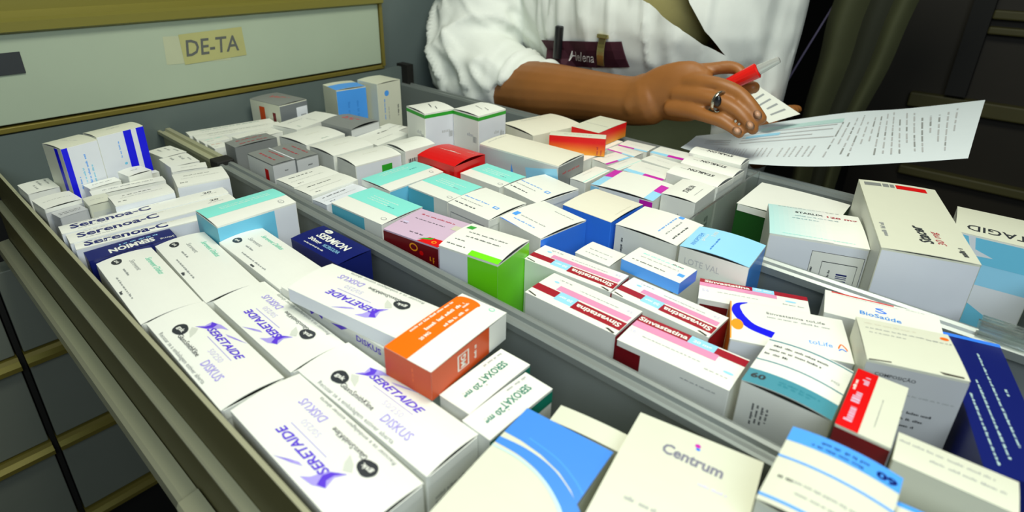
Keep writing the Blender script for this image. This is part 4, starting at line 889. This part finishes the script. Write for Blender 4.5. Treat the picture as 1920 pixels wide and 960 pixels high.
def folds(me):
    bm = bmesh.new(); bm.from_mesh(me); bm.normal_update()
    from mathutils import noise
    for v in bm.verts:
        x, y, z = v.co.x*100, v.co.y*100, (v.co.z-Z0)*100; n = v.normal
        slv = max(0, min(1, (-x-56)/6)) if z < 26 else 0
        # sleeve: creases running diagonally towards the elbow; torso: long vertical folds
        t1 = noise.noise(Vector((x*.09+z*.16, y*.10, z*.05-x*.10+3)))
        t2 = noise.noise(Vector((x*.22+z*.30, y*.2, z*.07-x*.05)))
        tor = noise.noise(Vector((x*.30+z*.035, 1.7, z*.028)))+.5*noise.noise(Vector((x*.7-z*.05, 5.1, z*.04)))
        rid = lambda q: 1-min(1, abs(q)*3.4)**.8*1.5
        d = slv*(.95*rid(t1)+.40*rid(t2))+(1-slv)*(.55*rid(tor)+.15*t2)
        d *= .9
        if slv > 0 and z < 1.5: d = min(d, .2)
        if y < 75.5 or slv > 0 or n.y < -.1: v.co += n*(d*.01*.8)
    for v in bm.verts:
        if v.co.z < Z0+.012 and v.co.y < .6125: v.co.y = .6125
    # neck opening: cut along the two lapel edges and remove the cloth between them
    def line(p, q):
        d = (Vector(q)-Vector(p)); return Vector((p[0]*.01, 0, p[1]*.01+Z0)), Vector((d.y, 0, -d.x)).normalized()
    apex = (-29.8, 8.6); lft = (-40.4, 15.8); rgt = (-34.4, 16.0)
    for a, c in ((apex, lft), (apex, rgt)):
        co, no = line(a, c)
        g = [f for f in bm.faces if f.calc_center_median().y < .80 and f.calc_center_median().z > Z0+.05 and -.50 < f.calc_center_median().x < -.20]
        es = {e for f in g for e in f.edges}; vs = {v for f in g for v in f.verts}
        bmesh.ops.bisect_plane(bm, geom=list(g)+list(es)+list(vs), plane_co=co, plane_no=no, dist=1e-6)
    def side(a, c, x, z): return (c[0]-a[0])*(z-a[1])-(c[1]-a[1])*(x-a[0])
    kill = []
    for f in bm.faces:
        q = f.calc_center_median(); x, z = q.x*100, (q.z-Z0)*100
        if q.y < .80 and f.normal.y < .2 and z > apex[1]-.01 and z < 36 and side(apex, lft, x, z) < 0 and side(apex, rgt, x, z) > 0: kill.append(f)
    bmesh.ops.delete(bm, geom=kill, context='FACES')
    bm.to_mesh(me); bm.free()
coat = remesh(ct, 'coat', .0048, M_coat, 3, person, edit=folds)
# breast pocket patch, pens and a clip
def ray_y(x, z):
    o_ = coat; mwi = o_.matrix_world.inverted()
    ok, loc, nn, _ = o_.ray_cast(P(x, 20, z), Vector((0,1,0)))
    return loc.y*100 if ok and loc.y > .688 else 70.2
bpy.context.view_layer.update()
coatdat = coat
def patch(name, quad, m, th=.25, nx=10, nz=3):
    m_ = MB(); V = []
    for e in (0, 1):
        for j in range(nz+1):
            for i in range(nx+1):
                s_, t_ = i/nx, j/nz; (x0,z0),(x1,z1),(x2,z2),(x3,z3) = quad
                x = (x0*(1-s_)+x1*s_)*(1-t_)+(x3*(1-s_)+x2*s_)*t_; z = (z0*(1-s_)+z1*s_)*(1-t_)+(z3*(1-s_)+z2*s_)*t_
                V.append(P(x, min(ray_y(x, z), ray_y(x+.8,z), ray_y(x-.8,z))-.10-e*th, z))
    W_ = (nx+1); N_ = W_*(nz+1); F = []
    for j in range(nz):
        for i in range(nx):
            q = j*W_+i; F.append((N_+q, N_+q+1, N_+q+W_+1, N_+q+W_)); F.append((q, q+W_, q+W_+1, q+1))
    ed = list(range(W_))+[j*W_+nx for j in range(1,nz+1)]+[nz*W_+i for i in range(nx-1,-1,-1)]+[j*W_ for j in range(nz-1,0,-1)]
    for i, q in enumerate(ed): q2 = ed[(i+1) % len(ed)]; F.append((q, q2, N_+q2, N_+q))
    m_.add(V, F, m); return m_
M_mar = mat('maroon_cloth', (.045,.004,.014), .75, 0, .1, 150)
pq = [(-53.6,4.3),(-41.2,6.0),(-41.9,9.5),(-55.8,8.0)]
pm = patch('p', pq, M_mar)
vs, fs, W, H = text_mesh('Helena', .0, .35)
tv = []
for p in vs:
    x = -47.9+p.x*4.2/W; z = 6.7+p.y*1.4/H+p.x*4.4/W*.06; tv.append(P(x, min(ray_y(x+q*.6, z+r_) for q in (-2,-1,0,1,2) for r_ in (-.5,.5))-.62, z))
pm.add(tv, fs, mat('white_thread', (.75,.75,.72), .7)); inparent(pm.build('name_patch'), person)
M_blk = mat('black_plastic', (.008,.009,.011), .3); M_brass = mat('brass_clip', (.45,.38,.16), .25, .9)
def rod(name, a, c, r, m, parent=None, r2=None, extra=None, label=None, cat=None, n=16):
    m_ = MB(); a, c = Vector(a), Vector(c); d = (c-a).normalized(); u = d.orthogonal().normalized(); v_ = d.cross(u)
    st = [(0,r*.7),(.02,r),(.97,r2 or r),(1,(r2 or r)*.7)]; V, F = [], []
    for i, (t, rr) in enumerate(st):
        q = a.lerp(c, t)
        for k in range(n): V.append(P(*(q+u*rr*math.cos(2*math.pi*k/n)+v_*rr*math.sin(2*math.pi*k/n))))
        if i: F += [((i-1)*n+k, (i-1)*n+(k+1) % n, i*n+(k+1) % n, i*n+k) for k in range(n)]
    F += [tuple(range(n-1,-1,-1)), tuple(range(len(V)-n, len(V)))]
    m_.add(V, F, m)
    if extra: extra(m_, a, c, d)
    o = m_.build(name, smooth=False)
    if label: prop(o, label, cat)
    if parent: inparent(o, parent)
    return o
yy = ray_y(-51, 9)
rod('black_pen', (-51.9, yy-.6, 6.0), (-51.6, yy-.8, 10.6), .62, M_blk, label='black pen standing in the maroon breast pocket', cat='pen')
yy = ray_y(-44, 8)
m_ = MB(); V = []
for t in range(9):
    a = t/8; V += [P(-45.0, yy-.8-.35*math.sin(a*3.1), 9.9-a*3.9), P(-43.9, yy-.8-.35*math.sin(a*3.1), 9.9-a*3.9), P(-43.9, yy-.6-.35*math.sin(a*3.1), 9.9-a*3.9), P(-45.0, yy-.6-.35*math.sin(a*3.1), 9.9-a*3.9)]
m_.add(V, [(4*t+k, 4*t+(k+1) % 4, 4*t+4+(k+1) % 4, 4*t+4+k) for t in range(8) for k in range(4)]+[(3,2,1,0),(32,33,34,35)], M_brass)
cbox(m_, -45.3, yy-1.0, 9.7, -43.6, yy-.4, 10.2, M_brass); clip = m_.build('pocket_clip', bevel=.0006)
prop(clip, 'brass coloured metal clip gripping the maroon breast pocket', 'clip')
# finger ring with a dark oval stone
rg = MB(); c0 = Vector((-24.0,61.1,6.35)); dx = Vector((1,-.22,-.12)).normalized(); u = dx.orthogonal().normalized(); v_ = dx.cross(u); V, F = [], []
for i in range(28):
    t = 2*math.pi*i/28; e = u*math.cos(t)+v_*math.sin(t)
    for k in range(8):
        s_ = 2*math.pi*k/8; V.append(P(*(c0+e*(1.10+.12*math.cos(s_))+dx*.22*math.sin(s_))))
    F += [(i*8+k, i*8+(k+1) % 8, ((i+1) % 28)*8+(k+1) % 8, ((i+1) % 28)*8+k) for k in range(8)]
M_silver = mat('silver_ring', (.55,.52,.42), .22, .95)
rg.add(V, F, M_silver); ring = rg.build('finger_ring', smooth=True); prop(ring, 'silver ring with a dark stone on the writing hand', 'ring')
st = MB(); cc = c0+Vector((.30,-1.12,.30)); V, F = [], []
for i in range(6):
    a = i/5*math.pi/2
    for k in range(14):
        t = 2*math.pi*k/14; V.append(P(*(cc+Vector((.40*math.cos(a)*math.cos(t), -.30*math.sin(a), .62*math.cos(a)*math.sin(t))))))
    if i: F += [((i-1)*14+k, (i-1)*14+(k+1) % 14, i*14+(k+1) % 14, i*14+k) for k in range(14)]
st.add(V, F, M_blk); inparent(st.build('stone', smooth=True), ring)
# red pen
M_redp = mat('red_plastic', (.70,.012,.008), .28); M_tip = mat('clear_grey_plastic', (.50,.52,.48), .15, .3)
pen = rod('red_pen', (-25.4,63.75,6.9), (-21.7,64.6,9.55), .66, M_redp, r2=.84, label='red ballpoint pen with a silver end held in the writing hand', cat='pen')
rod('pen_end', (-21.7,64.6,9.55), (-19.9,65.0,10.85), .56, M_tip, parent=pen, r2=.34)
rod('pen_point', (-25.4,63.75,6.9), (-26.8,63.6,5.7), .45, M_tip, parent=pen, r2=.12)

# ------------------------------------------------------------------ papers
def catmull(pts, t):
    n = len(pts)-1; x = min(max(t*n, 0), n-1e-6); i = int(x); t = x-i
    p0, p1, p2, p3 = pts[max(i-1,0)], pts[i], pts[i+1], pts[min(i+2,n)]
    return .5*((2*p1)+(p2-p0)*t+(2*p0-5*p1+4*p2-p3)*t*t+(3*p1-p0-3*p2+p3)*t**3)
def sheet(name, near, far, m, label, marks, nu=40, nv=14, th=.02, bow=0):
    near = [Vector(p) for p in near]; far = [Vector(p) for p in far]; m_ = MB()
    def pt(s_, t_): q = catmull(near, s_).lerp(catmull(far, s_), t_); q.z += bow*math.sin(math.pi*t_)*(.3+.7*s_); return q
    V = [P(*(pt(i/nu, j/nv)-Vector((0,0,th*e)))) for e in (0,1) for j in range(nv+1) for i in range(nu+1)]
    W_ = nu+1; N_ = W_*(nv+1); F = []
    for j in range(nv):
        for i in range(nu):
            q = j*W_+i; F.append((q, q+1, q+W_+1, q+W_)); F.append((N_+q, N_+q+W_, N_+q+W_+1, N_+q+1))
    ed = list(range(W_))+[j*W_+nu for j in range(1,nv+1)]+[nv*W_+i for i in range(nu-1,-1,-1)]+[j*W_ for j in range(nv-1,0,-1)]
    for i, q in enumerate(ed): q2 = ed[(i+1) % len(ed)]; F.append((q, N_+q, N_+q2, q2))
    m_.add(V, F, m)
    for (s0, t0, s1, t1, col) in marks:      # printed strokes that follow the sheet
        k_ = max(1, int(abs(s1-s0)*nu*2)+int(abs(t1-t0)*nv*2)); V = []; fs = []
        pn = lambda s_, t_: P(*(pt(s_, t_)+Vector((0,0,.035))))
        if abs(t1-t0) > abs(s1-s0)*.6:
            for q in range(k_+1): tt = t0+(t1-t0)*q/k_; V += [pn(s0, tt), pn(s1, tt)]
            fs = [(2*q, 2*q+1, 2*q+3, 2*q+2) for q in range(k_)]
        else:
            for q in range(k_+1): ss = s0+(s1-s0)*q/k_; V += [pn(ss, t0), pn(ss, t1)]
            fs = [(2*q+1, 2*q, 2*q+2, 2*q+3) for q in range(k_)]
        m_.add(V, fs, cmat(col))
    o = m_.build(name, smooth=False); prop(o, label, 'paper'); return o
M_paper = mat('paper_white', (.70,.78,.80), .7, 0, .015, 30); M_paper2 = mat('paper_slip', (.78,.80,.70), .7, 0, .015, 30)
mk = []
rr = random.Random(3)
for c_ in range(24):                        # the table of figures on the left half
    s0 = .18+c_*.0165+rr.uniform(-.002,.002)
    if c_ in (5, 11, 12, 17): continue
    t = .17
    while t < .36: e = rr.uniform(.02,.06); mk.append((s0, t, s0+.0045, min(t+e,.37), 'lgrey')); t += e+.012
for c_ in range(17):                        # text columns on the right half
    s0 = .60+c_*.020; t = rr.uniform(.12,.5) if c_ % 3 else .15; end = rr.uniform(.7,.94)
    while t < end:
        e = rr.uniform(.04,.12); mk.append((s0, t, s0+.0045, min(t+e,end), rr.choice(('lgrey','grey','lgrey')))); t += e+rr.uniform(.01,.05)
for t in (.52,.60,.68,.76): mk.append((.28, t, .52+.1*rr.random(), t+.02, 'lgrey'))
for t in (.50,.58,.66): mk.append((.10, t, .22, t+.02, 'lgrey'))
mk += [(.36,.80,.60,.88,'paleteal'),(.30,.66,.44,.72,'paleblue')]
sheet('paper_sheet', [(-27.6,61.2,.3),(-23.1,60.7,.3),(-19.5,60.3,.7),(-13,60,2.2),(-6.1,61.5,4.0),(-2,64,4.8)],
      [(-28.0,66.0,.5),(-25.0,69.5,.9),(-22.0,75,1.5),(-15.5,81,2.9),(-10,84,3.9),(-3,86,5.9)], M_paper, 'large printed white sheet curling up to the right over the drawer side', mk, bow=-.3)
mk2 = [(.1+.16*k, .25+.1*(k % 2), .12+.16*k+.02, .8, 'grey') for k in range(5)]
sheet('paper_slip', [(-24.6,69.2,5.4),(-22.9,69.8,3.9),(-21.3,70.4,2.6)], [(-23.9,72.0,6.3),(-21.8,73.2,4.9),(-19.2,74.4,3.3)], M_paper2, 'small printed slip sticking up behind the writing fingers', mk2, nu=10, nv=6)

# ------------------------------------------------------------------ dark room behind
M_cur = mat('olive_curtain_cloth', (.055,.062,.024), .8, 0, .15, 25); M_lav = mat('lavender_edge', (.10,.09,.16), .5)
cu = MB(); rows = 14
cl = [(-27.0,110,14.5),(-27.4,110,4),(-28.0,110,-6),(-27.5,110,-18),(-27.5,110,-40),(-27.5,110,-89)]
cr_ = [(-15.5,110,14.5),(-17.0,110,4),(-19.2,110,-6),(-20.2,110,-18),(-20.5,110,-40),(-20.5,110,-89)]
cl = [(-22.5,112,34)]+cl; cr_ = [(-11,112,34)]+cr_
def cur(par, s0, s1, amp, name, m):
    m_ = MB(); nu, nv = 16, 24; V = []
    L_ = [Vector(p) for p in cl]; R2_ = [Vector(p) for p in cr_]
    for e in (0, 1):
        for j in range(nv+1):
            for i in range(nu+1):
                s_ = s0+(s1-s0)*i/nu; q = catmull(L_, j/nv).lerp(catmull(R2_, j/nv), s_); q.y -= amp*math.sin(math.pi*i/nu)-e*.3; V.append(P(*q))
    W_ = nu+1; N_ = W_*(nv+1); F = []
    for j in range(nv):
        for i in range(nu): q = j*W_+i; F.append((q, q+W_, q+W_+1, q+1)); F.append((N_+q, N_+q+1, N_+q+W_+1, N_+q+W_))
    m_.add(V, F, m); return inparent(m_.build(name, smooth=True), par)
cp = empty('curtain', P(-22, 110, -89)); prop(cp, 'olive curtain hanging in heavy folds in the dark room behind the papers', 'curtain')
cur(cp, 0, .45, 2.6, 'fold', M_cur); cur(cp, .45, .72, .6, 'fold', mat('curtain_fold_shade', (.018,.021,.009), .8)); cur(cp, .72, 1, 1.6, 'fold', M_cur)  # middle strip: fold's shade painted in as a darker copy of the cloth
def bar(name, pts, w_, m, label, cat):
    b_ = MB(); tube(b_, [(p, w_, w_*.5) for p in pts], m, 12); o = b_.build(name, smooth=True); prop(o, label, cat); return o
bar('door_edge_strip', [(-24.5,112,22),(-27.4,112,13),(-30.6,112,4),(-33,112,-3)], .16, M_lav, 'thin bluish strip on the dark door left of the olive curtain', 'strip')
M_shelf = mat('dark_olive_shelf', (.075,.068,.018), .6, 0, .2, 12); M_brown = mat('dark_brown_panel', (.020,.016,.008), .6, 0, .2, 12)
sf = empty('shelf_unit', P(5, 150, -90)); prop(sf, 'dark brown shelf unit with olive shelf edges at the far right', 'shelf')
mb = MB(); cbox(mb, -26, 152, -90, 60, 156, 60, M_brown); inparent(mb.build('back_panel'), sf)
for (x0, x1, z0, z1) in ((-8.5, 40, 9.2, 10.9), (-8.5, 40, 6.4, 7.8), (-18, 40, -9.6, -6.6), (-16, 40, -24.5, -22.6)):
    mb = MB(); cbox(mb, x0, 149.5, z0, x1, 152, z1, M_shelf); inparent(mb.build('shelf_edge', bevel=.003), sf)
mb = MB(); cbox(mb, -12, 148.6, -6, -8.5, 152, 60, M_dark); inparent(mb.build('upright'), sf)
